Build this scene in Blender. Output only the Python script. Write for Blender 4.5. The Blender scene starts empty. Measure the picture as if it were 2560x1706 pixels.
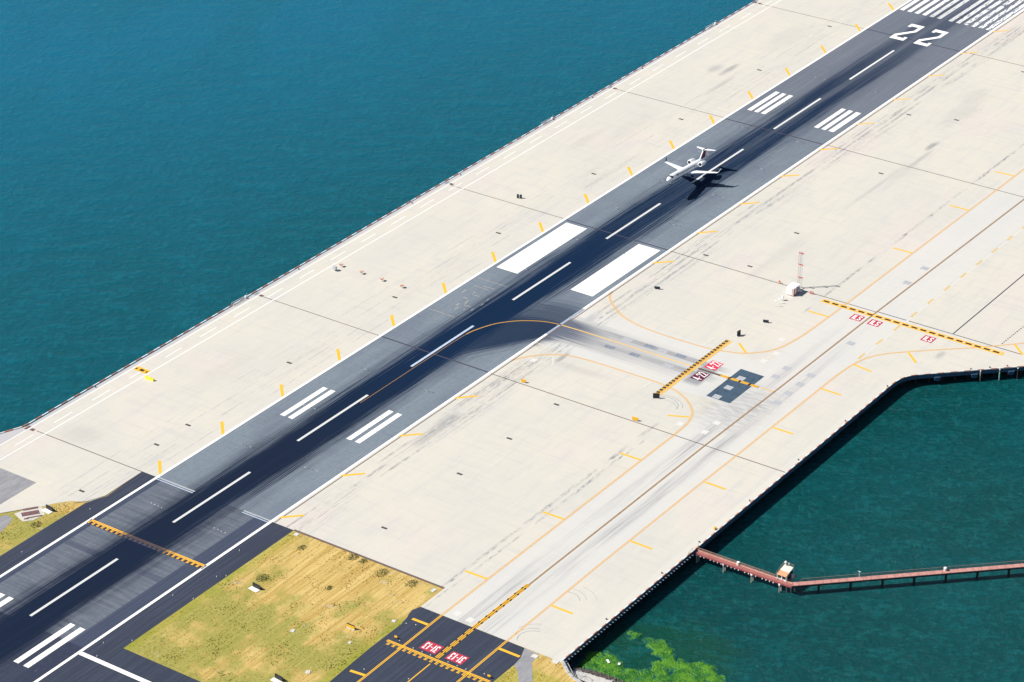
import bpy, bmesh, math, random
from mathutils import Vector, Matrix
random.seed(7)
R = math.radians
sc = bpy.context.scene
COL = sc.collection

# ------------------------------------------------------------------ camera, sky, sun, exposure
cam_d = bpy.data.cameras.new('camera')
cam = bpy.data.objects.new('camera', cam_d); COL.objects.link(cam)
sc.camera = cam
cam_d.sensor_width = 36.0; cam_d.sensor_fit = 'HORIZONTAL'
cam_d.lens = 6936.929 / 2560 * 36.0
cam_d.clip_start = 5; cam_d.clip_end = 12000
A_, B_, C_ = R(35.04065357), R(28.02273847), R(-0.12571232)
fw = Vector((math.cos(A_) * math.cos(B_), math.sin(A_) * math.cos(B_), -math.sin(B_)))
rt = Vector((math.sin(A_), -math.cos(A_), 0)); up = rt.cross(fw)
r2 = rt * math.cos(C_) + up * math.sin(C_); u2 = -rt * math.sin(C_) + up * math.cos(C_)
m = Matrix((r2, u2, -fw)).transposed().to_4x4()
m.translation = Vector((-1016.509, -501.051, 448.228))
cam.matrix_world = m

SUN_AZ, SUN_EL = R(132.5), R(45.6)          # towards the sun
world = bpy.data.worlds.new('World'); sc.world = world; world.use_nodes = True
wn = world.node_tree; wn.nodes.clear()
sky = wn.nodes.new('ShaderNodeTexSky'); sky.sky_type = 'NISHITA'; sky.sun_disc = False
sky.sun_elevation = SUN_EL; sky.sun_rotation = R(90) - SUN_AZ; sky.air_density = 1.0; sky.dust_density = 0.6
bg = wn.nodes.new('ShaderNodeBackground'); bg.inputs[1].default_value = 0.062
wo = wn.nodes.new('ShaderNodeOutputWorld')
wn.links.new(sky.outputs[0], bg.inputs[0]); wn.links.new(bg.outputs[0], wo.inputs[0])
sun_d = bpy.data.lights.new('sun', 'SUN'); sun_d.energy = 4.9; sun_d.angle = R(0.5); sun_d.color = (1.0, 0.955, 0.88)
sun = bpy.data.objects.new('sun', sun_d); COL.objects.link(sun)
sd = Vector((math.cos(SUN_AZ) * math.cos(SUN_EL), math.sin(SUN_AZ) * math.cos(SUN_EL), math.sin(SUN_EL)))
sun.rotation_euler = sd.to_track_quat('Z', 'Y').to_euler(); sun.location = (-250, 0, 300)
sc.view_settings.view_transform = 'Standard'; sc.view_settings.look = 'None'
sc.view_settings.exposure = 0.52; sc.view_settings.gamma = 1.0

# ------------------------------------------------------------------ shader helpers
class S:
    """a socket (or number) with arithmetic inside node tree T"""
    T = None
    def __init__(s, v): s.v = v
    @staticmethod
    def put(n, i, x):
        x = x.v if isinstance(x, S) else x
        if hasattr(x, 'is_linked'): S.T.links.new(x, n.inputs[i])
        else: n.inputs[i].default_value = x
    @staticmethod
    def m(op, *a, clamp=False):
        n = S.T.nodes.new('ShaderNodeMath'); n.operation = op; n.use_clamp = clamp
        for i, x in enumerate(a): S.put(n, i, x)
        return S(n.outputs[0])
    def __add__(s, o): return S.m('ADD', s, o)
    def __radd__(s, o): return S.m('ADD', s, o)
    def __sub__(s, o): return S.m('SUBTRACT', s, o)
    def __rsub__(s, o): return S.m('SUBTRACT', o, s)
    def __mul__(s, o): return S.m('MULTIPLY', s, o)
    def __rmul__(s, o): return S.m('MULTIPLY', s, o)
    def __truediv__(s, o): return S.m('DIVIDE', s, o)
def ab(x): return S.m('ABSOLUTE', x)
def mx(a, b): return S.m('MAXIMUM', a, b)
def mn(a, b): return S.m('MINIMUM', a, b)
def sm(x, a, b, lo=0.0, hi=1.0, kind='SMOOTHSTEP'):
    if a > b: a, b, lo, hi = b, a, hi, lo
    n = S.T.nodes.new('ShaderNodeMapRange'); n.interpolation_type = kind
    S.put(n, 0, x)
    for i, q in enumerate((a, b, lo, hi)): n.inputs[i + 1].default_value = q
    return S(n.outputs[0])
def vec(x, y, z=0.0):
    n = S.T.nodes.new('ShaderNodeCombineXYZ')
    S.put(n, 0, x); S.put(n, 1, y); S.put(n, 2, z); return S(n.outputs[0])
def noise(v, scale=1.0, detail=3.0, rough=0.5):
    n = S.T.nodes.new('ShaderNodeTexNoise'); S.put(n, 'Vector', v)
    n.inputs['Scale'].default_value = scale; n.inputs['Detail'].default_value = detail; n.inputs['Roughness'].default_value = rough
    return S(n.outputs[0])
def mixc(f, a, b):
    n = S.T.nodes.new('ShaderNodeMix'); n.data_type = 'RGBA'; n.clamp_factor = True
    S.put(n, 0, f)
    for i, x in ((6, a), (7, b)):
        if isinstance(x, tuple): x = (*x, 1.0)
        S.put(n, i, x)
    return S(n.outputs[2])
def mixv(f, a, b_): return f * (b_ - a) + a
def pos():
    g = S.T.nodes.new('ShaderNodeNewGeometry'); s = S.T.nodes.new('ShaderNodeSeparateXYZ')
    S.T.links.new(g.outputs['Position'], s.inputs[0])
    return S(s.outputs[0]), S(s.outputs[1]), S(s.outputs[2])
def opos():
    g = S.T.nodes.new('ShaderNodeTexCoord'); s = S.T.nodes.new('ShaderNodeSeparateXYZ')
    S.T.links.new(g.outputs['Object'], s.inputs[0])
    return S(s.outputs[0]), S(s.outputs[1]), S(s.outputs[2])
def material(name, fn, rough=0.8, metal=0.0, spec=0.3):
    mt = bpy.data.materials.new(name); mt.use_nodes = True
    S.T = mt.node_tree
    b = S.T.nodes['Principled BSDF']
    b.inputs['Roughness'].default_value = rough; b.inputs['Metallic'].default_value = metal
    b.inputs['Specular IOR Level'].default_value = spec
    c = fn(b)
    if c is not None:
        if isinstance(c, tuple): b.inputs['Base Color'].default_value = (*c, 1)
        else: S.put(b, 'Base Color', c)
    return mt
def plain(name, c, rough=0.6, metal=0.0, var=0.12, sc_=1.2):
    """a flat colour with a little dirt"""
    def f(b):
        g = S.T.nodes.new('ShaderNodeNewGeometry')
        n = noise(S(g.outputs['Position']), sc_, 4.0, 0.6)
        return mixc(sm(n, 0.35, 0.7), c, tuple(x * (1 - var * 2) for x in c))
    return material(name, f, rough, metal)
def bump(b, h, strength, dist):
    n = S.T.nodes.new('ShaderNodeBump'); S.put(n, 'Height', h)
    n.inputs['Strength'].default_value = strength; n.inputs['Distance'].default_value = dist
    S.T.links.new(n.outputs[0], b.inputs['Normal'])

RUB = (0.0065, 0.0185, 0.047)        # tyre rubber on the pavement
def inner_edge(u, v):
    """dark side of the scrubbed turn-off, metres in from its inner edge"""
    def smx(a, b_):
        n = S.T.nodes.new('ShaderNodeMath'); n.operation = 'SMOOTH_MAX'; S.put(n, 0, a); S.put(n, 1, b_); n.inputs[2].default_value = 5.0
        return S(n.outputs[0])
    return smx(smx(v + 10.5, u * 0.513 + v * 0.858 + 187.0), u + 315.5)
def sep(u): return sm(u, -440.0, -340.0)
def turnoff(u, v):
    """signed distance from the curved lead-off line, centre (-327,-21.4), radius 20"""
    px = u + 327.0; py = v + 21.4
    qx = mx(px, 0.0); qy = mx(py, 0.0)
    return S.m('SQRT', qx * qx + qy * qy) - 20.0 + mn(mx(px, py), 0.0)
def rubber_runway(u, v):
    fine = noise(vec(u * 0.012, v * 2.6), 1.0, 5.0, 0.62)
    mid = noise(vec(u * 0.02 + 7.0, v * 0.55), 1.0, 4.0, 0.6)
    lump = noise(vec(u * 0.035, v * 0.12 + 3.0), 1.0, 2.0, 0.5)
    c = v + 1.0
    hair = noise(vec(u * 0.03 + 40.0, v * 5.5), 1.0, 4.0, 0.7)
    wob = (fine - 0.5) * 15.0 + (mid - 0.5) * 7.0 + (lump - 0.5) * 3.0 + (hair - 0.5) * 5.0
    core = mx(sm(ab(c) + wob, 5.6, 11.4, 1.0, 0.0), sm(ab(c) + wob * 0.55, 5.6, 8.8, 1.0, 0.0) * sm(u, -300.0, -190.0, 1.0, 0.0))
    halo = sm(ab(c) + wob * 1.4, 8.5, 15.5, 0.5, 0.0)
    dens = sm(u, -10.0, -190.0, 0.36, 1.0)
    # near the touchdown start the two wheel tracks still read apart
    tracks = sm(ab(ab(c) - 4.3) + wob * 0.5, 1.3, 5.0, 1.0, 0.0)
    far = sm(u, -75.0, -200.0, 0.0, 1.0)
    beyond = sm(u, 110.0, 5.0, 0.35, 1.0)
    r = (core * 0.98 * far + (core * 0.42 + tracks * 0.55) * (1.0 - far)) * beyond * sm(u, 20.0, -100.0, 0.62, 1.0)
    r = mx(r, halo * sm(fine, 0.42, 0.56) * dens)
    solid = sm(u, -300.0, -180.0, 0.94, 0.72)
    hs = sm(hair + (fine - 0.5) * 0.8, 0.38, 0.62, 0.0, 1.0)
    r = r * (1.0 - hs * (1.0 - solid))
    # rubber of the curved turn-off
    sd_ = turnoff(u, v)
    al = u - v
    arcn = noise(vec(sd_ * 0.9, al * 0.02), 1.0, 4.0, 0.65)
    ie = inner_edge(u, v)
    ien = noise(vec(ie * 1.1, al * 0.02 + 9.0), 1.0, 5.0, 0.7)
    g = mx(sm(ie + (ien - 0.5) * 9.0, -1.0, 4.0), sm(ie, -6.0, 0.0) * sm(ien, 0.50, 0.60) * 0.45) * mx(sm(sd_ + (arcn - 0.5) * 10.0, -1.0, 6.0, 1.0, 0.0), sm(sd_ + (arcn - 0.5) * 22.0, 5.0, 21.0, 0.75, 0.0))
    g = g * sm(u, -395.0, -335.0) * 0.93 * sm(v, -3.0, -8.0, 1.0, 0.95)
    g = g * mx(sm(v, -2.5, -7.0), sm(sd_, 2.0, 0.0)) * 0.92
    r = mx(r, g)
    thin = sm(noise(vec(u * 0.010 + 60.0, v * 6.5), 1.0, 2.0, 0.5), 0.60, 0.66) * sm(ab(c), 14.0, 10.0) * sm(lump, 0.42, 0.55) * 0.55 * beyond
    r = mx(r, thin)
    return mn(r * 1.12, 1.0), fine
def stains_concrete(u, v):
    """dark wear on the concrete: returns strength 0..1"""
    st = noise(vec(u * 0.018, v * 2.2), 1.0, 5.0, 0.65)
    pt = noise(vec(u * 0.022, v * 0.12), 1.0, 3.0, 0.55)
    spk = noise(vec(u * 0.35, v * 1.4), 1.0, 4.0, 0.7)
    # scraped lines beside the runway
    left = sm(ab(v - 34.0), 4.0, 9.5, 1.0, 0.0); right = sm(ab(v + 33.0), 3.0, 7.0, 1.0, 0.0)
    side = (left * 0.55 + right * 0.95) * sm(u, 60.0, 20.0) * sm(st, 0.50, 0.62) * sm(pt, 0.36, 0.60) * sm(spk, 0.36, 0.56)
    # black streaks along single lines
    for vv, w_ in ((31.2, 0.22), (36.8, 0.2), (42.3, 0.16), (26.3, .2), (-32.6, 0.45), (-30.2, 0.3), (-35.5, 0.35)):
        n = noise(vec(u * 0.05 + vv, vv), 1.0, 4.0, 0.7)
        wob = (noise(vec(u * 0.01, vv * 1.7), 1.0, 1.0) - 0.5) * 3.0
        side = mx(side, sm(ab(v - vv + wob), w_ * 0.5, w_ * 2.0, 1.0, 0.0) * sm(n, 0.46, 0.6) * sm(spk, 0.34, 0.55) * 0.62)
    side = mx(side, sm(ab(v + 32.5), 1.2, 2.6, 1.0, 0.0) * sm(ab(u + 391.0), 9.0, 15.0, 1.0, 0.0) * sm(spk, 0.3, 0.5) * sm(st, 0.36, 0.5) * 0.6)
    # seam between taxiway shoulder and infield
    n = noise(vec(u * 0.06, v * 0.1), 1.0, 4.0, 0.7)
    seam = sm(ab(v + 89.0 + (n - 0.5) * 2.0), 0.25, 0.9, 1.0, 0.0) * sm(n, 0.42, 0.6) * sm(spk, 0.4, 0.55)
    seam = seam * sm(ab(u + 300.0), 44.0, 50.0)
    seam2 = sm(ab(v + 91.5 + (pt - 0.5) * 3.0), 0.2, 0.6, 1.0, 0.0) * sm(spk, 0.42, 0.6) * sm(n, 0.4, 0.55) * sm(u, -352.0, -360.0)
    # wheel tracks on the taxiway
    tn = noise(vec(u * 0.03, v * 1.6), 1.0, 5.0, 0.65)
    tl = noise(vec(u * 0.018 + 4.0, v * 0.25), 1.0, 3.0, 0.6)
    tr = (sm(ab(v + 105.6), 1.2, 3.4, 1.0, 0.0) + sm(ab(v + 113.4), 1.2, 3.6, 1.0, 0.0)) * sm(u, -230.0, -345.0, 0.05, 1.0)
    tracks = tr * sm(tn, 0.3, 0.72) * sm(tl, 0.30, 0.68) * 0.55
    # turn-off rubber, fading towards the taxiway
    sd_ = turnoff(u, v)
    sn = noise(vec(sd_ * 1.0, v * 0.03), 1.0, 5.0, 0.65)
    band = sm(sd_ + (sn - 0.5) * 7.0, -10.5, -5.5) * sm(sd_ + (sn - 0.5) * 9.0, 1.0, 9.0, 1.0, 0.0)
    ie = inner_edge(u, v)
    band = sm(ie + (sn - 0.5) * 8.0, -4.5, 2.5) * sm(sd_ + (sn - 0.5) * 9.0, 2.0, 9.0, 1.0, 0.0)
    near = band * mx(sm(v, -22.0, -52.0, 0.96, 0.18), sm(v, -44.0, -90.0, 0.30, 0.08)) * sm(v, -86.0, -70.0) * sm(sn, 0.30, 0.62, 0.72, 1.0)
    wt = (sm(ab(sd_ - 3.6), 0.8, 2.3, 1.0, 0.0) + sm(ab(sd_ + 4.2), 1.0, 3.0, 1.0, 0.0) * 0.9) * sm(v, -24.0, -34.0) * sm(v, -92.0, -84.0) * 0.58 * sm(sn, 0.25, 0.65, 0.5, 1.0)
    # fan where turning traffic scrubs
    cx = u + 322.0; cy = v + 108.0
    rad = S.m('SQRT', cx * cx + cy * cy * 1.3)
    fr = noise(vec(cx * 0.75, cy * 0.16), 1.0, 5.0, 0.7)
    fan = sm(rad, 5.0, 27.0, 1.0, 0.0) * sm(fr, 0.3, 0.7) * 0.42 * sm(v, -84.0, -93.0) * sm(v, -121.0, -112.0)
    # dark rectangle around the two red panels
    dk = sm(ab(u + 310.5), 5.5, 9.0, 1.0, 0.0) * sm(ab(v + 83.6), 2.0, 4.2, 1.0, 0.0) * 0.55
    # stand-alone smudges
    sp = noise(vec(u * 0.10, v * 0.30), 1.0, 4.0, 0.62)
    blots = None
    for (bu, bv, ru, rv, k) in ((-75.0, 47.0, 9.0, 2.0, .42), (-93.0, 41.0, 13.0, 1.3, .22), (-78.0, 52.5, 6.0, 3.4, .22), (-112, -62.0, 15.0, 1.3, .25), (-98.0, -60.0, 6.0, 1.6, .45),
                                (-252.0, -143.0, 3.5, 1.6, .3), (-300, -30.5, 14.0, 2.2, .26), (-170, 56, 15, 3.0, .10), (-143, -60, 30, 1.2, .16), (-327, -38.5, 5, 1.1, .45),
                                (-60, -55, 20, 6, .10), (-45, -52, 14, 7, .09), (-128, -62, 18, 4, .10), (-216, -60, 30, 4, .07), (-30, 45, 24, 8, .07), (-150, 48, 26, 6, .06),
                                (-331, -46, 3, 16, .12), (-458, 60, 7, 9, .12), (-400, 50, 22, 6, .06)):
        e = sm(S.m('SQRT', ((u - bu) * (u - bu)) * (1.0 / (ru * ru)) + ((v - bv) * (v - bv)) * (1.0 / (rv * rv))) + (sp - 0.5) * 1.2, 0.25, 1.15, k, 0.0)
        blots = e if blots is None else mx(blots, e)
    tot = mx(mx(side * mixv(sm(v, 0.0, 1.0), 0.75, 0.42), seam * 0.6), mx(seam2 * 0.55, tracks))
    tot = mx(mx(tot, mn(near * 1.22, 0.9)), mx(wt, fan))
    return mn(mx(mx(tot, dk), blots), 1.0), spk
def f_concrete(b):
    u, v, z = pos()
    big = noise(vec(u * 0.018, v * 0.03), 1.0, 4.0, 0.55)
    med = noise(vec(u * 0.05 + 9.0, v * 0.35), 1.0, 5.0, 0.6)
    tra = noise(vec(u * 0.5 + 2.0, v * 0.045), 1.0, 4.0, 0.6)
    gr = noise(vec(u * 1.6, v * 1.6), 1.0, 3.0, 0.7)
    pk = noise(vec(u * 0.014 + 20.0, v * 0.022), 1.0, 3.0, 0.6)
    c = mixc(sm(big, 0.35, 0.65), (0.522, 0.492, 0.428), (0.494, 0.474, 0.423))
    c = mixc(sm(pk, 0.5, 0.68) * 0.7, c, (0.540, 0.482, 0.438))
    c = mixc(sm(med, 0.47, 0.72) * 0.42, c, (0.42, 0.42, 0.415))
    c = mixc(sm(tra, 0.48, 0.72) * 0.42, c, (0.43, 0.42, 0.395))
    c = mixc(sm(gr, 0.4, 0.75) * 0.20, c, (0.40, 0.39, 0.37))
    cl_ = noise(vec(u * 0.09 - 11.0, v * 0.11), 1.0, 5.0, 0.68)
    c = mixc(sm(cl_, 0.50, 0.74) * 0.32, c, (0.405, 0.41, 0.415))
    hl = noise(vec(u * 0.11, v * 1.3 + 30.0), 1.0, 4.0, 0.6)
    c = mixc(sm(hl, 0.55, 0.75) * 0.40, c, (0.57, 0.56, 0.53))
    # taxiway lane is a cooler, whiter mix
    lane = sm(ab(v + 109.6), 11.0, 12.5, 1.0, 0.0) * sm(u, -100.0, -140.0, 0.6, 1.0)
    exit_ = sm(ab(u + 307.5), 15.0, 17.0, 1.0, 0.0) * sm(v, -97.0, -99.0, 1.0, 0.0) * sm(v, -24.0, -25.0)
    c = mixc(mx(lane, exit_) * 0.50, c, (0.500, 0.502, 0.500))
    edge = sm(v, -136.2, -136.8) * sm(u, -280.0, -282.0, 0.0, 1.0)
    c = mixc(mx(sm(v, 76.7, 77.2) * 0.8, edge * 0.35), c, mixc(edge, (0.38, 0.37, 0.40), (0.53, 0.515, 0.47)))
    s, spk = stains_concrete(u, v)
    return mixc(s, c, (0.050, 0.066, 0.110))
def f_runway(b):
    u, v, z = pos()
    tra = noise(vec(u * 0.55, v * 0.05), 1.0, 4.0, 0.6)
    big = noise(vec(u * 0.03, v * 0.08), 1.0, 4.0, 0.55)
    gr = noise(vec(u * 1.8, v * 1.8), 1.0, 3.0, 0.75)
    lon = noise(vec(u * 0.02, v * 1.8 + 5.0), 1.0, 5.0, 0.6)
    far = sm(u, -170.0, -60.0)
    c = mixc(far, (0.170, 0.202, 0.238), (0.132, 0.146, 0.176))
    c = mixc(sm(big, 0.38, 0.66) * 0.45, c, (0.115, 0.132, 0.170))
    c = mixc(sm(lon, 0.50, 0.70) * 0.36, c, (0.25, 0.275, 0.31))
    c = mixc(sm(tra, 0.52, 0.75) * 0.30, c, (0.085, 0.10, 0.14))
    # south of the joint at u = -465.5: grooved asphalt, older middle, newer edges
    so = sm(u, -465.2, -465.8)
    cs = noise(vec(u * 0.75, v * 0.06), 1.0, 3.0, 0.55)
    cs2 = noise(vec(u * 0.08, v * 0.9), 1.0, 4.0, 0.6)
    grv = mixc(sm(cs, 0.36, 0.66), (0.098, 0.112, 0.142), (0.138, 0.155, 0.185))
    grv = mixc(sm(cs2, 0.5, 0.7) * 0.4, grv, (0.15, 0.165, 0.19))
    edge = mx(sm(v, 19.2, 19.6), sm(v, -18.3, -18.8))
    grv = mixc(edge, grv, mixc(sm(lon, 0.4, 0.65), (0.046, 0.057, 0.092), (0.060, 0.073, 0.110)))
    grv = mixc(sm(ab(u + 509.8), 1.3, 1.5, 1.0, 0.0) * (1.0 - edge) * 0.6, grv, (0.06, 0.07, 0.105))
    grv = mixc(sm(u, -548.5, -549.5) * 0.9, grv, (0.030, 0.036, 0.062))
    c = mixc(so, c, grv)
    c = mixc(sm(gr, 0.35, 0.8) * 0.22, c, (0.05, 0.06, 0.085))
    pa = noise(vec(u * 0.45, v * 0.9), 1.0, 5.0, 0.75)
    c = mixc(sm(pa, 0.44, 0.70) * 0.34, c, mixc(so, (0.10, 0.118, 0.155), (0.062, 0.075, 0.105)))
    fl = noise(vec(u * 0.7 + 50.0, v * 2.2), 1.0, 3.0, 0.7)
    c = mixc(sm(fl, 0.66, 0.72) * 0.5, c, (0.30, 0.31, 0.32))
    r, fine = rubber_runway(u, v)
    rc = mixc(sep(u), (0.0105, 0.0165, 0.034), RUB)
    return mixc(r, c, mixc(sm(fine, 0.4, 0.75) * 0.5, rc, (0.012, 0.026, 0.058)))
def f_asphalt(b):
    u, v, z = pos()
    lon = noise(vec(u * 0.03, v * 1.1), 1.0, 5.0, 0.6)
    big = noise(vec(u * 0.06, v * 0.06), 1.0, 4.0, 0.6)
    gr = noise(vec(u * 1.7, v * 1.7), 1.0, 3.0, 0.75)
    c = mixc(sm(lon, 0.42, 0.65), (0.034, 0.041, 0.062), (0.047, 0.056, 0.082))
    c = mixc(sm(big, 0.45, 0.7) * 0.4, c, (0.030, 0.040, 0.060))
    return mixc(sm(gr, 0.35, 0.8) * 0.3, c, (0.07, 0.08, 0.11))
def f_oldasphalt(b):
    u, v, z = pos()
    n = noise(vec(u * 0.12, v * 0.5), 1.0, 5.0, 0.65); gr = noise(vec(u * 0.9, v * 0.9), 1.0, 4.0, 0.7)
    c = mixc(sm(n, 0.35, 0.65), (0.215, 0.215, 0.235), (0.27, 0.27, 0.28))
    return mixc(sm(gr, 0.45, 0.75) * 0.35, c, (0.14, 0.14, 0.16))
def grass_colour(u, v):
    a = S.m('MULTIPLY', u, 1.0)
    mow = noise(vec(u * 0.035, v * 0.9), 1.0, 4.0, 0.62)
    big = noise(vec(u * 0.075, v * 0.085 + 4.0), 1.0, 5.0, 0.62)
    fine = noise(vec(u * 1.1, v * 1.5), 1.0, 5.0, 0.72)
    c = mixc(sm(mow, 0.36, 0.64), (0.385, 0.262, 0.078), (0.540, 0.400, 0.155))
    gmask = sm(big + (mow - 0.5) * 0.35 + sm(u, -478.0, -508.0, -0.08, 0.10), 0.46, 0.64)
    c = mixc(gmask * 0.72, c, mixc(sm(fine, 0.35, 0.65), (0.115, 0.150, 0.026), (0.275, 0.285, 0.062)))
    # weedy edges
    ed = mx(sm(v, -38.0, -34.5), sm(v, -87.5, -90.0) * sm(u, -483.0, -486.0)) * sm(v, 0.0, -1.0)
    c = mixc(ed * sm(fine, 0.32, 0.6) * 0.8, c, (0.235, 0.250, 0.030))
    gs = noise(vec(u * 0.07 + 12.0, v * 1.9), 1.0, 5.0, 0.72)
    c = mixc(sm(gs, 0.50, 0.68) * 0.26, c, (0.235, 0.175, 0.055))
    c = mixc(sm(gs, 0.44, 0.32) * 0.24, c, (0.60, 0.47, 0.22))
    bare = noise(vec(u * 0.16 + 31.0, v * 0.2), 1.0, 4.0, 0.65)
    c = mixc(sm(bare, 0.63, 0.72) * 0.8, c, (0.44, 0.36, 0.25))
    c = mixc(sm(fine, 0.54, 0.80) * 0.60, c, (0.13, 0.105, 0.030))
    return c
def f_ground(b):
    u, v, z = pos()
    return grass_colour(u, v)
def f_blade(b):
    u, v, z = pos()
    return grass_colour(u, v)
def f_water(b):
    u, v, z = pos()
    b.inputs['Roughness'].default_value = 0.22
    b.inputs['IOR'].default_value = 1.33
    b.inputs['Specular IOR Level'].default_value = 0.20
    ca, sa = math.cos(R(-50)), math.sin(R(-50))
    p = u * ca + v * sa; q = u * (-sa) + v * ca
    warp = noise(vec(p * 0.05, q * 0.05), 1.0, 2.0) * 1.5
    w1 = noise(vec(p * 0.30 + warp, q * 0.60), 1.0, 6.0, 0.68)
    w2 = noise(vec(p * 0.07 + 8.0, q * 0.15), 1.0, 3.0, 0.55)
    ca, sa = math.cos(R(20)), math.sin(R(20))
    p2 = u * ca + v * sa; q2 = u * (-sa) + v * ca
    w3 = noise(vec(p2 * 0.22, q2 * 0.40), 1.0, 5.0, 0.7)
    big = noise(vec(p * 0.008, q * 0.010), 1.0, 5.0, 0.6)
    gust = noise(vec(p2 * 0.006, q2 * 0.022 + 3.0), 1.0, 4.0, 0.6)
    lee = sm(v + (big - 0.5) * 40.0, 20.0, 90.0)
    far = sm(v, 40.0, 90.0)
    h = w1 * mixv(far, 1.15, 0.45) + w2 * 0.7 + w3 * mixv(far, 0.35, 0.50)
    bump(b, h, 1.0, 1.0)
    basin = mixc(sm(big, 0.35, 0.65), (0.0016, 0.047, 0.050), (0.0016, 0.059, 0.066))
    bay = mixc(sm(v * 0.8 + u * 0.45, -120.0, 170.0), (0.0004, 0.064, 0.086), (0.0004, 0.102, 0.178))  # far bay paler and bluer: sky reflection put into the colour
    bay = mixc(sm(gust, 0.40, 0.66) * 0.35, bay, (0.0010, 0.080, 0.122))
    c = mixc(lee, basin, bay)
    chop = sm(w1 + (w2 - 0.5) * 0.6 + (w3 - 0.5) * 0.5, 0.44, 0.68)  # mask for ripple highlights, painted as a lighter tint on wave crests
    wd = sm(S.m('SQRT', (u + 456.0) * (u + 456.0) + (v + 160.0) * (v + 160.0)) + (big - 0.5) * 20.0 + (w2 - 0.5) * 14.0, 12.0, 27.0, 1.0, 0.0)
    c = mixc(wd * 0.55, c, (0.006, 0.060, 0.026))
    return mixc(chop * mixv(far, 0.38, 0.30), c, mixc(lee, (0.006, 0.118, 0.128), (0.004, 0.140, 0.200)))

def paint(name, col, rubk=0.0, wear=0.12, rough=0.6, sc_=1.0):
    def f(b):
        u, v, z = pos()
        n = noise(vec(u * 0.9 * sc_, v * 2.2 * sc_), 1.0, 5.0, 0.7)
        c = mixc(sm(n, 0.60 - wear * 0.6, 0.72) * min(1.0, wear * 4), col, tuple(x * 0.55 for x in col))
        if rubk:
            r, fine = rubber_runway(u, v)
            c = mixc(sm(r, 0.0, 0.85) * rubk, c, (0.010, 0.022, 0.055))
        return c
    return material(name, f, rough)
M = {}
M['concrete'] = material('concrete', f_concrete, 0.85, spec=0.2)
M['runway'] = material('runway_asphalt', f_runway, 0.95, spec=0.0)
M['asphalt'] = material('new_asphalt', f_asphalt, 0.9, spec=0.05)
M['old_asphalt'] = material('old_asphalt', f_oldasphalt, 0.9, spec=0.1)
M['ground'] = material('dry_grass_ground', f_ground, 0.95, spec=0.05)
M['blade'] = material('grass_blade', f_blade, 0.9, spec=0.05)
M['water'] = material('water', f_water, 0.12)
M['white'] = paint('white_paint', (0.80, 0.79, 0.75), 0.0, 0.08)
M['white_rub'] = paint('white_paint_scuffed', (0.78, 0.78, 0.76), 0.30, 0.10)
M['white_blue'] = paint('white_paint_worn', (0.42, 0.50, 0.62), 0.0, 0.25)
M['white_thin'] = paint('white_paint_thin', (0.66, 0.655, 0.62), 0.0, 0.05)
def f_thr(b):
    u, v, z = pos()
    n = noise(vec(u * 0.25, v * 1.3), 1.0, 5.0, 0.7)
    k = sm(v, -2.0, -14.0, 0.10, 0.36)
    c = mixc(sm(n + k * 0.32, 0.58, 0.70), (0.78, 0.78, 0.76), (0.10, 0.12, 0.17))
    r, fine = rubber_runway(u, v)
    return mixc(r * 0.75, c, (0.02, 0.035, 0.075))
M['white_thr'] = material('white_paint_flaking', f_thr)
M['yellow'] = paint('yellow_paint', (0.74, 0.40, 0.03), 0.0, 0.08)
M['yellow_pale'] = paint('yellow_paint_faded', (0.68, 0.43, 0.13), 0.0, 0.15)
M['yellow_line'] = paint('yellow_paint_line', (0.58, 0.33, 0.085), 0.0, 0.15)
M['yellow_hold'] = paint('yellow_paint_hold', (0.86, 0.43, 0.02), 0.90, 0.02)
M['yellow_lead'] = paint('yellow_paint_lead', (0.62, 0.33, 0.06), 0.30, 0.2)
M['black'] = paint('black_paint', (0.030, 0.022, 0.028), 0.0, 0.1)
M['dark_line'] = paint('joint_sealant', (0.14, 0.10, 0.085), 0.0, 0.2)
M['joint_dark'] = paint('joint_sealant_dark', (0.05, 0.045, 0.07), 0.0, 0.2)
M['red_sign'] = paint('red_paint', (0.42, 0.035, 0.070), 0.0, 0.15)
M['plum_sign'] = paint('red_paint_scuffed', (0.13, 0.016, 0.048), 0.0, 0.3)
M['rose_sign'] = paint('red_paint_bright', (0.56, 0.035, 0.085), 0.0, 0.2)
M['seal'] = paint('sealed_asphalt', (0.052, 0.085, 0.125), 0.0, 0.25, sc_=0.4)
M['patch_grey'] = paint('grey_patch', (0.37, 0.38, 0.40), 0.0, 0.2)
M['patch_white'] = paint('pale_patch', (0.56, 0.55, 0.52), 0.0, 0.1)
M['patch_lilac'] = paint('worn_patch', (0.22, 0.24, 0.29), 0.0, 0.3, sc_=0.7)
M['curb_red'] = plain('curb_red', (0.48, 0.20, 0.14), 0.6)
M['curb_white'] = plain('curb_white', (0.74, 0.76, 0.77), 0.6)
M['fascia'] = plain('sea_wall_shade', (0.045, 0.105, 0.185), 0.8, var=0.2)  # navy paints in the shade on walls turned from the sun
M['pile'] = plain('pile_concrete', (0.42, 0.40, 0.36), 0.8, var=0.2)
M['pile_dark'] = plain('pile_dark', (0.035, 0.03, 0.03), 0.8)
M['galv'] = plain('galvanised_steel', (0.50, 0.52, 0.54), 0.5, 0.2)
M['w_metal'] = plain('white_metal', (0.78, 0.78, 0.77), 0.45, var=0.05)
M['r_metal'] = plain('red_metal', (0.50, 0.06, 0.05), 0.5)
M['o_metal'] = plain('orange_metal', (0.66, 0.20, 0.10), 0.5)
M['pink_metal'] = plain('faded_orange_metal', (0.66, 0.36, 0.28), 0.6)
M['k_metal'] = plain('black_metal', (0.018, 0.02, 0.032), 0.5)
M['y_sign'] = plain('yellow_sign', (0.72, 0.40, 0.02), 0.4, var=0.03)
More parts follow.
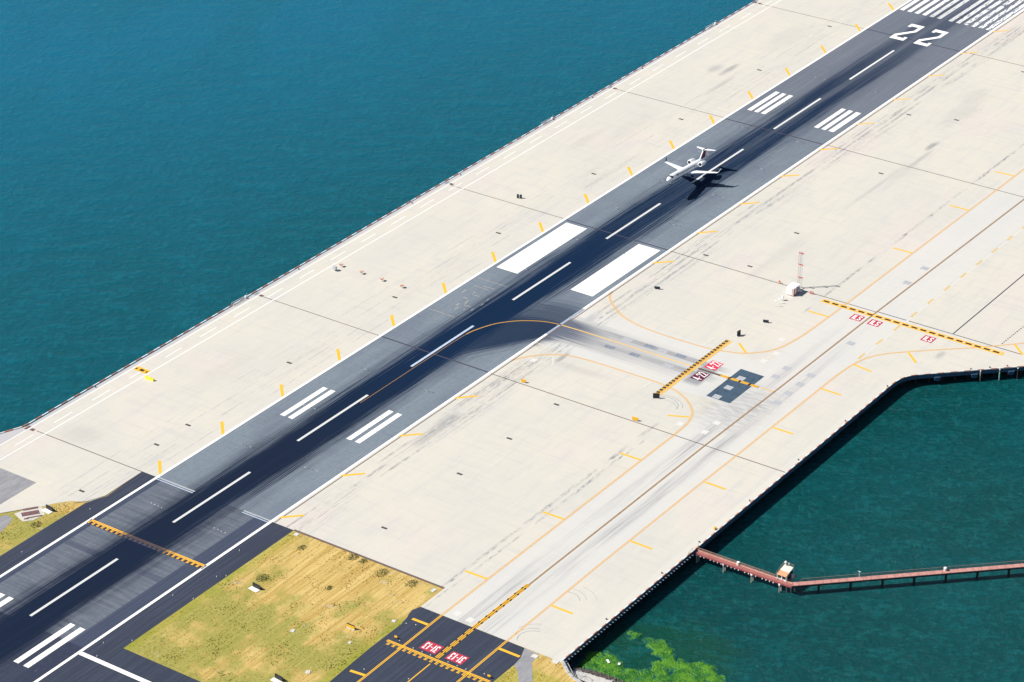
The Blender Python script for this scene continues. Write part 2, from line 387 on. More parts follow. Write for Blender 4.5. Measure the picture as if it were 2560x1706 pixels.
M['y_bright'] = plain('bright_yellow', (0.78, 0.60, 0.06), 0.5, var=0.05)
M['pier_deck'] = plain('pier_planks', (0.47, 0.235, 0.205), 0.8, sc_=0.6)
M['pier_rail'] = plain('pier_rail', (0.32, 0.20, 0.16), 0.7)
M['pier_side'] = plain('pier_beam', (0.32, 0.085, 0.085), 0.7)
M['roof_orange'] = plain('roof_orange', (0.60, 0.30, 0.17), 0.8)
M['roof_cream'] = plain('roof_cream', (0.72, 0.68, 0.58), 0.8)
M['dk_glass'] = plain('dark_glass', (0.02, 0.035, 0.05), 0.15)
M['navy'] = plain('navy_paint', (0.012, 0.022, 0.085), 0.35, var=0.02)
M['maroon'] = plain('maroon_paint', (0.25, 0.012, 0.035), 0.35, var=0.02)
M['tyre'] = plain('tyre', (0.015, 0.015, 0.018), 0.8)
M['grate'] = plain('rusty_grating', (0.19, 0.10, 0.105), 0.8, var=0.25, sc_=3)
M['slab'] = plain('pale_slab', (0.56, 0.54, 0.50), 0.85)
M['green_pole'] = plain('green_sleeve', (0.12, 0.48, 0.38), 0.6)
M['plane_white'] = plain('aircraft_white', (0.80, 0.81, 0.83), 0.3, var=0.02)
def f_fus(b):
    x, y, z = opos()
    return mixc(sm(z, -0.66, -0.62, 1.0, 0.0) * sm(x, 1.6, 2.4), (0.80, 0.81, 0.83), (0.03, 0.10, 0.26))
M['fuselage'] = material('fuselage_paint', f_fus, 0.3, spec=0.5)
def f_rock(b):
    u, v, z = pos()
    n = noise(vec(u * 1.3, v * 1.3), 1.0, 5.0, 0.7)
    return mixc(sm(n, 0.35, 0.65), (0.035, 0.036, 0.042), (0.16, 0.135, 0.11))
M['rock'] = material('shore_rock', f_rock, 0.9)
def f_weed(b):
    u, v, z = pos()
    n = noise(vec(u * 0.28, v * 0.28), 1.0, 5.0, 0.68); f2 = noise(vec(u * 1.8, v * 1.8), 1.0, 4.0, 0.7)
    c = mixc(sm(n, 0.36, 0.62), (0.008, 0.088, 0.010), (0.075, 0.215, 0.010))
    c = mixc(sm(f2, 0.48, 0.68) * 0.75, c, (0.004, 0.034, 0.010))
    c = mixc(sm(f2, 0.42, 0.30) * 0.5, c, (0.16, 0.26, 0.03))
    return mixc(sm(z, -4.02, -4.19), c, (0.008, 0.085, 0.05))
M['weed'] = material('seaweed', f_weed, 0.7, spec=0.3)
M['shrub'] = plain('shrub_green', (0.15, 0.16, 0.055), 0.9, var=0.3, sc_=3)

# ------------------------------------------------------------------ mesh helpers
def link(name, me, mat, parent=None, loc=None, rot=None):
    o = bpy.data.objects.new(name, me); COL.objects.link(o)
    if mat is not None:
        me.materials.clear(); me.materials.append(mat)
    if parent is not None: o.parent = parent
    if loc is not None: o.location = loc
    if rot is not None: o.rotation_euler = rot
    return o
def mesh(verts, faces, smooth=False):
    me = bpy.data.meshes.new('mesh'); me.from_pydata([tuple(v) for v in verts], [], faces); me.update()
    if smooth: me.shade_smooth()
    return me
def tag(o, label=None, cat=None, group=None, kind=None):
    if label: o['label'] = label
    if cat: o['category'] = cat
    if group: o['group'] = group
    if kind: o['kind'] = kind
    return o
def empty(name, loc, rz=0.0, **k):
    o = bpy.data.objects.new(name, None); COL.objects.link(o); o.location = loc; o.rotation_euler = (0, 0, rz)
    o.empty_display_size = 0.2
    return tag(o, **k)
class MB:
    """collects shapes into one mesh"""
    def __init__(s): s.v = []; s.f = []
    def box(s, c, d, rz=0.0):
        x, y, z = c; a, b, h = d[0] / 2, d[1] / 2, d[2] / 2; n = len(s.v)
        ca, sa = math.cos(rz), math.sin(rz)
        for dz in (-h, h):
            for dx, dy in ((-a, -b), (a, -b), (a, b), (-a, b)):
                s.v.append((x + dx * ca - dy * sa, y + dx * sa + dy * ca, z + dz))
        s.f += [(n, n+3, n+2, n+1), (n+4, n+5, n+6, n+7), (n, n+1, n+5, n+4), (n+1, n+2, n+6, n+5), (n+2, n+3, n+7, n+6), (n+3, n, n+4, n+7)]
        return s
    def tube(s, p, q, r, r2=None, k=8, cap=True):
        p = Vector(p); q = Vector(q); r2 = r if r2 is None else r2; d = (q - p).normalized()
        a = d.cross(Vector((0, 0, 1)) if abs(d.z) < 0.9 else Vector((1, 0, 0))).normalized(); b = d.cross(a); n = len(s.v)
        for c, rr in ((p, r), (q, r2)):
            for i in range(k):
                t = 2 * math.pi * i / k; s.v.append(tuple(c + a * math.cos(t) * rr + b * math.sin(t) * rr))
        for i in range(k): s.f.append((n+i, n+(i+1) % k, n+k+(i+1) % k, n+k+i))
        if cap: s.f.append(tuple(n+i for i in range(k))[::-1]); s.f.append(tuple(n+k+i for i in range(k)))
        return s
    def prism(s, pts, z0, z1):
        n = len(s.v); k = len(pts)
        s.v += [(x, y, z0) for x, y in pts] + [(x, y, z1) for x, y in pts]
        s.f += [tuple(n+i for i in range(k))[::-1], tuple(n+k+i for i in range(k))] + [(n+i, n+(i+1) % k, n+k+(i+1) % k, n+k+i) for i in range(k)]
        return s
    def poly(s, pts, z):
        n = len(s.v); s.v += [(x, y, z) for x, y in pts]; s.f.append(tuple(range(n, n + len(pts)))); return s
    def strip(s, pts, w, z):
        n = len(s.v); k = len(pts)
        for i, p in enumerate(pts):
            a = Vector(pts[max(i-1, 0)]); b = Vector(pts[min(i+1, k-1)]); d = (b - a).normalized(); nn = Vector((-d.y, d.x)) * w / 2
            s.v.append((p[0] + nn.x, p[1] + nn.y, z)); s.v.append((p[0] - nn.x, p[1] - nn.y, z))
        for i in range(k-1): s.f.append((n+2*i+1, n+2*i+3, n+2*i+2, n+2*i))
        return s
    def lathe(s, rings, k=20, axis='x'):
        """rings: (x, zc, r) along x"""
        n = len(s.v)
        for (x, zc, r) in rings:
            for i in range(k):
                t = 2 * math.pi * i / k; s.v.append((x, math.sin(t) * r, zc + math.cos(t) * r))
        for j in range(len(rings)-1):
            for i in range(k): s.f.append((n+j*k+i, n+(j+1)*k+i, n+(j+1)*k+(i+1) % k, n+j*k+(i+1) % k))
        return s
    def build(s, name, mat, parent=None, smooth=False, loc=None, rot=None):
        return link(name, mesh(s.v, s.f, smooth), mat, parent, loc, rot)
def flat(name, pts, z, mat, parent=None):
    a = sum(pts[i][0]*pts[(i+1) % len(pts)][1] - pts[(i+1) % len(pts)][0]*pts[i][1] for i in range(len(pts)))
    if a < 0: pts = pts[::-1]
    return MB().poly(pts, z).build(name, mat, parent)
def rect(name, u0, u1, v0, v1, z, mat, parent=None):
    return flat(name, [(u0, v0), (u1, v0), (u1, v1), (u0, v1)], z, mat, parent)
def offset(pts, d):
    out = []
    for i, p in enumerate(pts):
        a = Vector(pts[max(i-1, 0)]); b = Vector(pts[min(i+1, len(pts)-1)]); t = (b - a).normalized()
        out.append((p[0] - t.y * d, p[1] + t.x * d))
    return out
def smoothline(pts, n=6):
    out = []; P = [pts[0]] + list(pts) + [pts[-1]]
    for i in range(1, len(P)-2):
        p0, p1, p2, p3 = (Vector(P[j]) for j in (i-1, i, i+1, i+2))
        for k in range(n):
            t = k / n
            q = 0.5 * ((2*p1) + (p2-p0)*t + (2*p0-5*p1+4*p2-p3)*t*t + (-p0+3*p1-3*p2+p3)*t**3); out.append((q.x, q.y))
    out.append(tuple(pts[-1])); return out
Z1, Z2, Z3, Z4, Z5 = 0.012, 0.024, 0.036, 0.048, 0.060

def text_mesh(txt, w, h, bold=0.0):
    cu = bpy.data.curves.new('txt', 'FONT'); cu.body = txt; cu.size = 1.0; cu.offset = bold - 0.012; cu.resolution_u = 3
    o = bpy.data.objects.new('txt', cu); COL.objects.link(o)
    dg = bpy.context.evaluated_depsgraph_get(); me = bpy.data.meshes.new_from_object(o.evaluated_get(dg))
    bpy.data.objects.remove(o); bpy.data.curves.remove(cu)
    xs = [v.co.x for v in me.vertices]; ys = [v.co.y for v in me.vertices]
    x0, x1, y0, y1 = min(xs), max(xs), min(ys), max(ys)
    for v in me.vertices:
        v.co.x = ((v.co.x - x0) / (x1 - x0) - 0.5) * w; v.co.y = ((v.co.y - y0) / (y1 - y0) - 0.5) * h; v.co.z = 0
    return me

# ------------------------------------------------------------------ water and land
def big_water():
    # one sheet to the horizon, at z = -4.2
    return tag(MB().poly([(-5000, -5000), (6000, -5000), (6000, 6000), (-5000, 6000)], -4.2).build('water', M['water']), kind='structure')
big_water()
corner = [(-269.7, -143.06), (-271.7, -141.5), (-273.6, -140.6), (-276.0, -139.95), (-279.5, -139.6)]
deck_pts = [(-477.2, -139.6), (-477.2, -90.0), (-465.5, -90.0), (-465.5, 27.9), (-465.9, 78.3), (420, 78.3), (420, -560), (136, -560), (-243.5, -170.1)] + corner
deck = flat('airport_deck', deck_pts, 0.0, M['concrete']); tag(deck, kind='structure')
# fascia under the edge of the deck, open pile field below it
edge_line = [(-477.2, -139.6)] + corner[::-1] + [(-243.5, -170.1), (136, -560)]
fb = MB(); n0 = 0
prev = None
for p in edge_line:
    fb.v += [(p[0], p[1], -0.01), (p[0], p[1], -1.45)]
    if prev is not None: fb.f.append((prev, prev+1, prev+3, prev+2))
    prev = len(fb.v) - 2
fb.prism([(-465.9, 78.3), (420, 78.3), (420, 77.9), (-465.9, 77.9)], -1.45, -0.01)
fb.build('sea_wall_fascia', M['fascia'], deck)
flat('deck_underside', [(p[0], p[1]) for p in deck_pts], -1.45, M['pile_dark'], deck)
def along(line, step, start=0.0):
    out = []; acc = start; tot = 0
    for a, b in zip(line, line[1:]):
        a = Vector(a); b = Vector(b); L = (b - a).length
        while acc <= tot + L:
            t = (acc - tot) / L; p = a.lerp(b, t); out.append((p.x, p.y, math.atan2(b.y-a.y, b.x-a.x))); acc += step
        tot += L
    return out
pm = mesh(*(lambda q: (q.v, q.f))(MB().tube((0, 0, -6), (0, 0, -1.45), 0.45, k=10)))
for i, (x, y, a) in enumerate(along(edge_line, 4.6, 2.0)[:74]):
    nx, ny = math.sin(a), -math.cos(a)
    link('support_pile', pm, M['pile_dark'], deck, loc=(x - nx * 2.2, y - ny * 2.2, 0))
    pm.materials.clear(); pm.materials.append(M['pile_dark'])
# hanging dolphin brackets on the angled wall
for (x, y) in ((-264.6, -148.5), (-255.6, -157.8), (-246.6, -167.0), (-237.7, -176.1), (-228.8, -185.2)):
    o = MB(); pts = [(-1.1, -1.2), (1.1, -1.2), (1.0, -2.2), (0.55, -2.6), (-0.55, -2.6), (-1.0, -2.2)]
    o.v = [(p[0], 0.55, p[1]) for p in pts] + [(p[0], -0.35, p[1]) for p in pts]
    o.f = [tuple(range(6)), tuple(range(11, 5, -1))] + [(i, 6+i, 6+(i+1) % 6, (i+1) % 6) for i in range(6)]
    o.build('wall_bracket', M['fascia'], deck, loc=(x, y, 0), rot=(0, 0, math.atan2(-0.72, 0.7)))
# short outriggers under the kerb of the quay
M['out'] = plain('outrigger_steel', (0.27, 0.31, 0.36), 0.7)
bm_ = mesh(*(lambda q: (q.v, q.f))(MB().box((0, -0.42, -0.42), (0.16, 0.85, 0.12))))
for i in range(46):
    link('outrigger', bm_, M['out'], deck, loc=(-475.6 + i * 1.51, -139.62, 0))
# red and white kerbs
def kerb(line, period, w=0.36, h=0.30, inset=0.2, start=0.0):
    for k, mt, nm in ((0, M['curb_white'], 'white_curb'), (1, M['curb_red'], 'red_curb')):
        b = MB(); ps = along(line, period, start)
        for i in range(len(ps) - 1):
            if i % 2 != k: continue
            (x0, y0, a0), (x1, y1, a1) = ps[i], ps[i+1]
            a = math.atan2(y1-y0, x1-x0); L = math.hypot(x1-x0, y1-y0)
            b.box(((x0+x1)/2, (y0+y1)/2, h/2 + 0.01), (L, w, h), a)
        b.build(nm, mt, deck)
kerb([(-477, -139.42)] + [(x, y + 0.2) for x, y in corner[::-1]] + [(-243.4, -169.9), (100, -522)], 2.32, w=0.26, h=0.2)
kerb([(-560, 117.0), (-466.2, 78.95), (330, 78.05)], 3.05, w=0.34, h=0.26)

# land to the south-west
land_pts = [(-900, -500), (-482.6, -160), (-481.6, -148), (-480.2, -145.4), (-476.9, -139.9), (-477.0, -90.2), (-465.6, -90.2), (-465.6, 78.9), (-900, 255)]
g = MB().prism([(x, y) for x, y in land_pts][::-1] if False else land_pts, -7, -0.06).build('ground', M['ground']); tag(g, kind='structure')
apron = flat('concrete_apron', [(-465.6, 28.0), (-465.8, 78.4), (-473.6, 82.0), (-900, 254), (-900, 200), (-530, 56.5), (-509.5, 47.3), (-503.4, 43.1), (-499.3, 39.4), (-496.2, 38.0), (-491.8, 34.6), (-489.9, 31.3), (-488.4, 29.4), (-483.1, 27.6)], -0.02, M['concrete'])
tag(apron, kind='structure')
rect('old_asphalt_patch', -560, -489.6, 51.0, 67.0, 0.0, M['old_asphalt'], apron)
shoulder = flat('runway_shoulder', [(-465.5, 28.2), (-483.1, 27.2), (-487.0, 29.0), (-490.1, 29.9), (-508.5, 30.0), (-900, 30.1), (-900, -33.5), (-465.5, -33.2)], -0.02, M['asphalt'])
tag(shoulder, kind='structure')
cross = flat('crossing_runway', [(-542.6, -32.6), (-542.6, -300), (-640, -300), (-640, -32.6)], -0.034, M['asphalt']); tag(cross, kind='structure')
runway = rect('runway', -900, 330, -24.95, 22.45, Z1, M['runway']); tag(runway, kind='structure')
rect('edge_line', -900, -25.0 + 355, 21.45, 22.4, Z3, M['white'], runway)
rect('edge_line', -900, 330, -24.9, -23.9, Z3, M['white'], runway)
rect('edge_seam', -465.5, 330, -25.85, -25.45, Z1, M['dark_line'], deck)
# exits cross the edge line: rubber has dirtied it
rect('scuffed_edge_line', -316, -293, -24.9, -23.9, Z4, paint('scuffed_white', (0.33, 0.37, 0.44), 0.0, 0.3), runway)
rect('cross_line', -552.2, -550.6, -140, -24.9, 0.0, M['white'], cross)
taxi = flat('taxiway', [(-477.25, -90.1), (-477.3, -127.0), (-481.8, -128.8), (-485.5, -129.3), (-900, -129.6), (-900, -92.0), (-522.2, -91.8), (-502.2, -90.9), (-487.7, -90.9), (-483.9, -90.2), (-482.0, -89.5), (-479.9, -89.1)], 0.0, M['asphalt'])
tag(taxi, kind='structure')
path = flat('path', [(-477.3, -127.1), (-477.5, -132.1), (-482.1, -132.9), (-484.8, -134.9), (-489.7, -138.4), (-520, -146), (-520, -142), (-491.9, -135.2), (-487.5, -131.6), (-486.0, -129.4), (-481.8, -128.9)], -0.02, M['old_asphalt']); tag(path, kind='structure')
foot = flat('gravel_path', [(-540, 24.0 + 6.2), (-517.7, 39.4), (-511.8, 40.9), (-509.3, 42.2), (-509.0, 45.2), (-513.2, 46.7), (-540, 58), (-560, 58), (-560, 44)], -0.03, M['old_asphalt']); tag(foot, kind='structure')

# ------------------------------------------------------------------ runway markings
for u1, u0 in ((-17.1, -56.0), (-80.7, -118.7), (-142.7, -181.1), (-204.0, -241.3), (-265.1, -301.5), (-385.5, -422.5), (-446.4, -483.1), (-508.3, -545.7)):
    rect('centre_stripe', u0, u1, -0.52, 0.42, Z3, M['white_rub'], runway)
rect('centre_stripe', -361.5, -325.4, -0.52, 0.42, Z3, M['white_blue'], runway)
for u0, u1, v0, v1 in ((-283.6, -238.2, 10.55, 19.75), (-283.2, -238.2, -21.7, -12.3)):
    rect('aiming_point_marking', u0, u1, v0, v1, Z3, M['white'], runway)
for u0, us, tops in ((-107.9, -84.8, ((18.8, 16.9), (15.6, 13.75), (12.4, 10.5), (-12.3, -14.2), (-15.6, -17.5), (-18.9, -21.2))),
                     (-412.4, -389.6, ((15.5, 13.6), (12.2, 10.3), (-12.0, -13.9), (-15.5, -17.45))),
                     (-565.3, -541.8, ((15.6, 13.7), (12.2, 10.3), (-12.2, -14.1), (-16.0, -18.0)))):
    for a, b in tops: rect('touchdown_stripe', u0, us, b, a, Z3, M['white'], runway)
for a in (20.6, 16.9, 13.25, 9.6, 5.95, 2.3, -3.3, -6.95, -10.6, -14.25, -17.9, -21.3):
    rect('threshold_stripe', 27.0, 72.7, a - 1.95, a, Z3, M['white_thr'], runway)
DIG = [(0, 0), (6.7, 0), (6.7, 4.3), (5.3, 4.3), (5.3, 2.8), (1.75, 2.8), (1.75, 4.3), (6.8, 12.0), (6.9, 19.9), (0.5, 19.9), (0.5, 15.9), (1.9, 15.9), (1.9, 17.1), (5.25, 17.1), (5.25, 12.9), (0, 5.2)]
for v0 in (8.7, -2.95):
    flat('runway_number', [(-5.0 + q, v0 - p) for p, q in DIG], Z3, M['white'], runway)
# chevron hold short markings ------------------------------------------------
def holdline(par, along_, t0, t1, c0, mat, black, flip, z=Z3):
    """two solid and two dashed bars; along_: 'v' runs across u"""
    def r(nm, a0, a1, b0, b1, zz, mm):
        if along_ == 'v': rect(nm, a0, a1, b0, b1, zz, mm, par)
        else: rect(nm, b0, b1, a0, a1, zz, mm, par)
    s_ = flip
    if black is not None:
        w0, w1 = sorted((c0 + 1.12 * s_, c0 + 2.40 * s_)); r('hold_line_border', w0, w1, t0 - 0.15, t1 + 0.15, Z2, black)
    for k in (0, 1):
        a, b = sorted((c0 + k * 0.60 * s_, c0 + (k * 0.56 + 0.42) * s_)); r('hold_line_bar', a, b, t0, t1, z, mat)
    for k in (2, 3):
        a, b = sorted((c0 + k * 0.62 * s_, c0 + (k * 0.62 + 0.40) * s_))
        bb = MB(); t = t0
        while t < t1:
            e = min(t + 0.95, t1)
            if along_ == 'v': bb.poly([(a, t), (b, t), (b, e), (a, e)], z)
            else: bb.poly([(t, a), (e, a), (e, b), (t, b)], z)
            t += 1.9
        bb.build('hold_line_dashes', mat, par)
M['black_rub'] = paint('black_border', (0.020, 0.024, 0.045), 0.8, 0.1)
holdline(runway, 'v', -24.7, 22.0, -495.9, M['yellow_hold'], M['black_rub'], -1)
holdline(taxi, 'v', -128.6, -92.6, -496.1, M['yellow'], None, -1)
holdline(deck, 'u', -330.3, -284.2, -79.9, M['yellow'], M['black'], 1)
# shoulder bars beside the runway -------------------------------------------
for k in range(17):
    ul = -457.7 + 30.52 * k
    flat('shoulder_bar', [(ul - .05, 28.55), (ul + .75, 27.75), (ul - 5.0, 22.5), (ul - 6.4, 22.5)], Z1, M['yellow'], deck)
    ur = -456.9 + 30.56 * k
    if not -340 < ur < -270: flat('shoulder_bar', [(ur - 0.3, -30.8), (ur + 0.35, -30.1), (ur - 4.7, -25.0), (ur - 6.1, -25.0)], Z1 + 0.004, M['yellow'] if k < 12 else M['yellow_pale'], deck)
# joints ---------------------------------------------------------------------
for uj, v0, v1 in ((-465.7, 28.0, 73.5), (-349.9, 22.6, 75.0), (-235.9, 22.6, 75.0), (-120.3, 22.6, 75.2), (-2.2, 22.6, 75.8), (113.5, 22.6, 75)):
    rect('expansion_joint', uj - .17, uj + .17, v0, v1, Z1 - .004, M['dark_line'], deck)
for uj, v0, v1, mt in ((-350.1, -139.4, -25.0, 'dark_line'), (-236.5, -110.2, -25.0, 'dark_line'), (-236.0, -156.5, -110.2, 'joint_dark'), (-236.0, -165.6, -156.5, 'joint_dark'), (-120.4, -240, -25.0, 'dark_line'), (-1.4, -300, -25, 'dark_line')):
    rect('expansion_joint', uj - .2, uj + .2, v0, v1, Z1 - .004, M[mt], deck)
for uj in (-349.9, -236.3, -120.8, -1.9):
    rect('runway_joint', uj - .3, uj + .3, -24.9, 22.4, Z2, M['joint_dark'], runway)
rect('runway_joint', -465.75, -465.1, 6.5, 22.0, Z2, M['patch_grey'], runway); rect('runway_joint', -466.6, -466.2, 6.5, 22.0, Z2, M['white_blue'], runway)
rect('runway_joint', -465.75, -465.1, -24.8, -13.5, Z2, M['patch_grey'], runway); rect('runway_joint', -466.6, -466.2, -24.0, -13.5, Z2, M['white_blue'], runway)
rect('land_joint', -465.75, -464.9, -90.0, -33.2, Z1, M['dark_line'], deck)
rect('taper_joint', -235.7, -100.0, -139.8, -139.35, Z1, M['joint_dark'], deck)
bb = MB(); L0, L1 = Vector((-232.9, -156.7)), Vector((-200.0, -157.6)); n_ = 24
for i in range(n_):
    a = L0.lerp(L1, i / n_); b = L0.lerp(L1, (i + .5) / n_); bb.strip([tuple(a), tuple(b)], 0.42, Z2)
bb.build('dashed_edge', M['black'], deck)
# kerbside track -------------------------------------------------------------
def lerp_u(u, a, b): return a + (b - a) * (u + 480) / 480.0
MB().strip([(-620, 76.7), (-480, 76.7), (-393, 76.2), (-194, 75.75), (-97, 76.5), (0, 78.0 - .9), (330, 77.2)], 0.50, Z1).build('track_line', M['white_thin'], deck)
MB().strip([(-620, 71.0), (-486, 70.1), (-386, 69.6), (-205, 69.25), (-5, 69.6), (330, 70)], 0.55, Z1).build('track_line', M['white_thin'], deck)
for k in range(34):
    u0 = -476.7 + 18.17 * k - 18.17
    rect('track_dash', u0, u0 + 8.6, 72.35, 72.85, Z1, M['white_thin'], deck)
for uj in (-465.7, -349.4, -234.8, -119.8, -1.7):
    rect('joint_plate', uj - 1.3, uj + 1.1, 76.9, 78.0, Z1, M['patch_lilac'] if uj > -460 else M['grate'], deck)
    rect('joint_plate', uj - .9, uj + .5, 74.4, 76.0, Z1, M['grate'], deck)
rect('yellow_pad', -416.6, -414.0, 70.2, 75.9, Z2, M['yellow'], deck)
rect('pad_mark', -416.0, -414.7, 72.1, 73.9, Z3, M['black'], deck)
for a, b in ((75.0, 75.7), (70.5, 71.2)): rect('pad_mark', -416.0, -414.9, a, b, Z3, M['black'], deck)
# taxiway lines --------------------------------------------------------------
def double(name, pts, mat, par, z=Z1, sep=0.46, w=0.27):
    rect_ = MB(); rect_.strip(offset(pts, sep/2), w, z); rect_.strip(offset(pts, -sep/2), w, z); rect_.build(name, mat, par)
upper = [(60, -101.4), (-97.3, -99.5), (-188, -98.6), (-235.5, -98.4)] + smoothline([(-249.0, -98.2), (-262, -97.8), (-268, -97.4), (-274.6, -96.5), (-279.7, -95.2), (-283.9, -93.0), (-288.9, -88.0), (-291.1, -83.1), (-292.8, -77.1), (-293.4, -67.2), (-293.2, -52.8), (-291.6, -43.8), (-288.5, -36.6), (-283.2, -29.8), (-279.2, -26.4), (-275.9, -25.4)])
double('taxiway_edge_line', upper, M['yellow_line'], deck)
lower = smoothline([(-338.6, -25.6), (-334.3, -27.6), (-329.9, -31.2), (-326.6, -35.4), (-324.5, -40.1), (-323.6, -46.5), (-323.3, -55), (-323.3, -68), (-323.6, -77.3), (-325.2, -83.6), (-328.5, -89.3), (-332.7, -93.7), (-336.5, -95.9), (-341.5, -97.2)]) + [(-349.4, -97.6), (-400, -97.6), (-454, -97.7), (-477.2, -97.8)]
double('taxiway_edge_line', lower, M['yellow_line'], deck)
double('taxiway_edge_line', [(-477.2, -97.8), (-520, -98.5), (-640, -99)], M['yellow'], taxi)
right = [(-477.2, -120.9), (-430, -120.5), (-376.6, -120.6), (-349.3, -120.9), (-300, -121.1)] + smoothline([(-290, -121.1), (-281, -121.4), (-275.0, -122.0), (-268.7, -123.5), (-262.8, -126.8), (-255.8, -133.5), (-248, -142)]) + [(-240.6, -150.5), (-228.0, -162.8), (-150, -242)]
double('taxiway_edge_line', right, M['yellow_line'], deck)
double('taxiway_edge_line', [(-640, -122), (-520, -121.5), (-477.2, -120.9)], M['yellow'], taxi)
cl = [(-480, -109.4), (-399, -109.4), (-350, -109.3), (-311, -109.7), (-237.6, -110.1), (-122, -111.6), (60, -113.8)]
MB().strip(cl, 0.62, Z1 + .002).build('centre_line_border', M['dark_line'], deck)
MB().strip(cl, 0.30, Z2).build('taxiway_centre_line', paint('yellow_centre_dirty', (0.40, 0.235, 0.085), 0.0, 0.25), deck)
def enhanced(par, pts, z=Z4):
    (x0, y0), (x1, y1) = pts; d = Vector((x1-x0, y1-y0)); L = d.length; d /= L; nn = Vector((-d.y, d.x))
    MB().strip(pts, 1.5, Z2 + .004).build('centre_line_border', M['black'], par)
    b = MB(); b.strip(pts, 0.34, z)
    t = 0
    while t < L:
        a = Vector((x0, y0)) + d * t; e = Vector((x0, y0)) + d * min(t + 2.75, L)
        for s_ in (-0.55, 0.55): b.strip([tuple(a + nn * s_), tuple(e + nn * s_)], 0.3, z)
        t += 3.65
    b.build('enhanced_centre_line', M['yellow'], par)
enhanced(deck, [(-477.2, -109.25), (-449.6, -109.25)])
enhanced(taxi, [(-495.6, -109.5), (-477.3, -109.25)])
MB().strip([(-499, -109.7), (-640, -112)], 0.36, Z3).build('taxiway_centre_line', M['yellow'], taxi)
lead1 = [(-391.2, -1.35), (-362.8, -1.35), (-340, -1.4)] + smoothline([(-333, -1.6), (-328.1, -2.3), (-320.3, -5.2), (-314.6, -9.6), (-310.8, -14.5), (-308.5, -19.5), (-307.5, -24.9)])
MB().strip(lead1[:6], 0.26, Z4).build('lead_off_line', paint('yellow_paint_scraped', (0.36, 0.20, 0.07), 0.15, 0.35), runway)
MB().strip(lead1[5:], 0.5, Z4).build('lead_off_line', M['yellow_lead'], runway)
lead2 = [(-307.5, -24.9), (-307.2, -32), (-307.2, -77.0)]
MB().strip(lead2, 0.55, Z1 + .002).build('lead_off_line', M['yellow_pale'], deck)
MB().strip([(-307.2, -80.4), (-307.2, -96.5)], 1.0, Z1 + .002).build('centre_line_border', M['black'], deck)
MB().strip([(-307.2, -80.4), (-307.2, -96.5)], 0.30, Z2 + .002).build('lead_off_line', paint('yellow_paint_burnt', (0.26, 0.16, 0.07), 0, 0.3), deck)
b = MB(); b.strip([(-306.75, -104.7), (-306.65, -109.3)], 0.4, Z3)
for a in (-89.2, -93.2, -97.0, -100.8):
    for s_ in (-.5, 0, .5): b.strip([(-307.1 + s_, a), (-307.0 + s_, a - 2.9)], 0.36, Z3)
b.build('enhanced_centre_line', M['yellow'], deck)
MB().strip([(-307.1, -89.0), (-307.0, -103.8)], 1.45, Z2).build('centre_line_border', M['black'], deck)
# edge ticks
T_ = M['yellow']
def tick(p, q, par=None, mat=None, w=0.85): MB().strip([p, q], w, Z2).build('edge_tick', mat or T_, par or deck)
for a, b_ in (((-369.7, -89.5), (-369.6, -97.2)), ((-413.4, -89.5), (-413.2, -97.2)), ((-454.2, -89.5), (-454.0, -97.3)), ((-105.3, -91.2), (-105, -99.1)), ((-143, -91), (-142.8, -98.7)), ((-187.7, -90.6), (-187.6, -98.3)), ((-249.3, -90), (-249.1, -97.9)),
              ((-340.4, -89.0), (-337.2, -95.5)), ((-283.8, -82.4), (-288.5, -88.0)), ((-256.8, -133.4), (-261.9, -139.0)), ((-230.9, -160.7), (-236.0, -166.0)), ((-275.0, -122.4), (-275.9, -129.4)), ((-295.9, -121.5), (-296, -129.0)),
              ((-327.6, -121.5), (-327.6, -128.9)), ((-369.6, -121.2), (-369.7, -128.8)), ((-412.1, -120.9), (-412.2, -128.6)), ((-454.9, -121), (-454.9, -128.5)), ((-60, -91.5), (-60, -99.5))):
    tick(a, b_)
for a, b_ in (((-330.7, -72.3), (-323.8, -72.6)), ((-292.3, -73.3), (-285.2, -73.5)), ((-327.7, -35.2), (-333.2, -38.8))): tick(a, b_, mat=paint('ghost_tick', (0.545, 0.53, 0.47), 0.0, 0.2))
for a, b_ in (((-483.6, -91.9), (-483.5, -97.4)), ((-514.5, -93.2), (-514, -98)), ((-481.7, -121.3), (-481.7, -128.4)), ((-512.5, -122), (-512.5, -129))): tick(a, b_, taxi, w=1.0)
# ladder-shaped ILS critical area bar
rect('ils_bar_base', -240.55, -238.15, -160.4, -90.0, Z2, M['yellow'], deck)
bb = MB(); v = -90.6
while v > -159.5:
    bb.poly([(-239.85, v - 2.35), (-238.85, v - 2.35), (-238.85, v), (-239.85, v)], Z3); v -= 3.47
bb.build('ils_bar_infill', M['black'], deck)
bb = MB(); v = -93.05
while v > -159.5:
    for k in (0, .55): bb.poly([(-239.9, v - k - .22), (-238.8, v - k - .22), (-238.8, v - k), (-239.9, v - k)], Z4)
    v -= 3.47
bb.build('ils_bar_gap', M['patch_white'], deck)
# dashed line on the apron
for k in range(16):
    u1 = -145.6 - 12.52 * k if k else -145.6
    u1 = -153.6 + 12.5 - 12.46 * k
    if u1 - 4.6 < -271: break
    rect('apron_dash', u1 - 4.6, u1, -122.75 + k * .09, -121.95 + k * .09, Z1 + .002, paint('apron_yellow', (0.56, 0.40, 0.16), 0.0, 0.2), deck)
MB().strip([(-268, -121.9), (-100, -122.9)], 0.9, Z1 - .002).build('apron_ghost_line', paint('ghost_line', (0.535, 0.52, 0.485), 0.0, 0.1), deck)
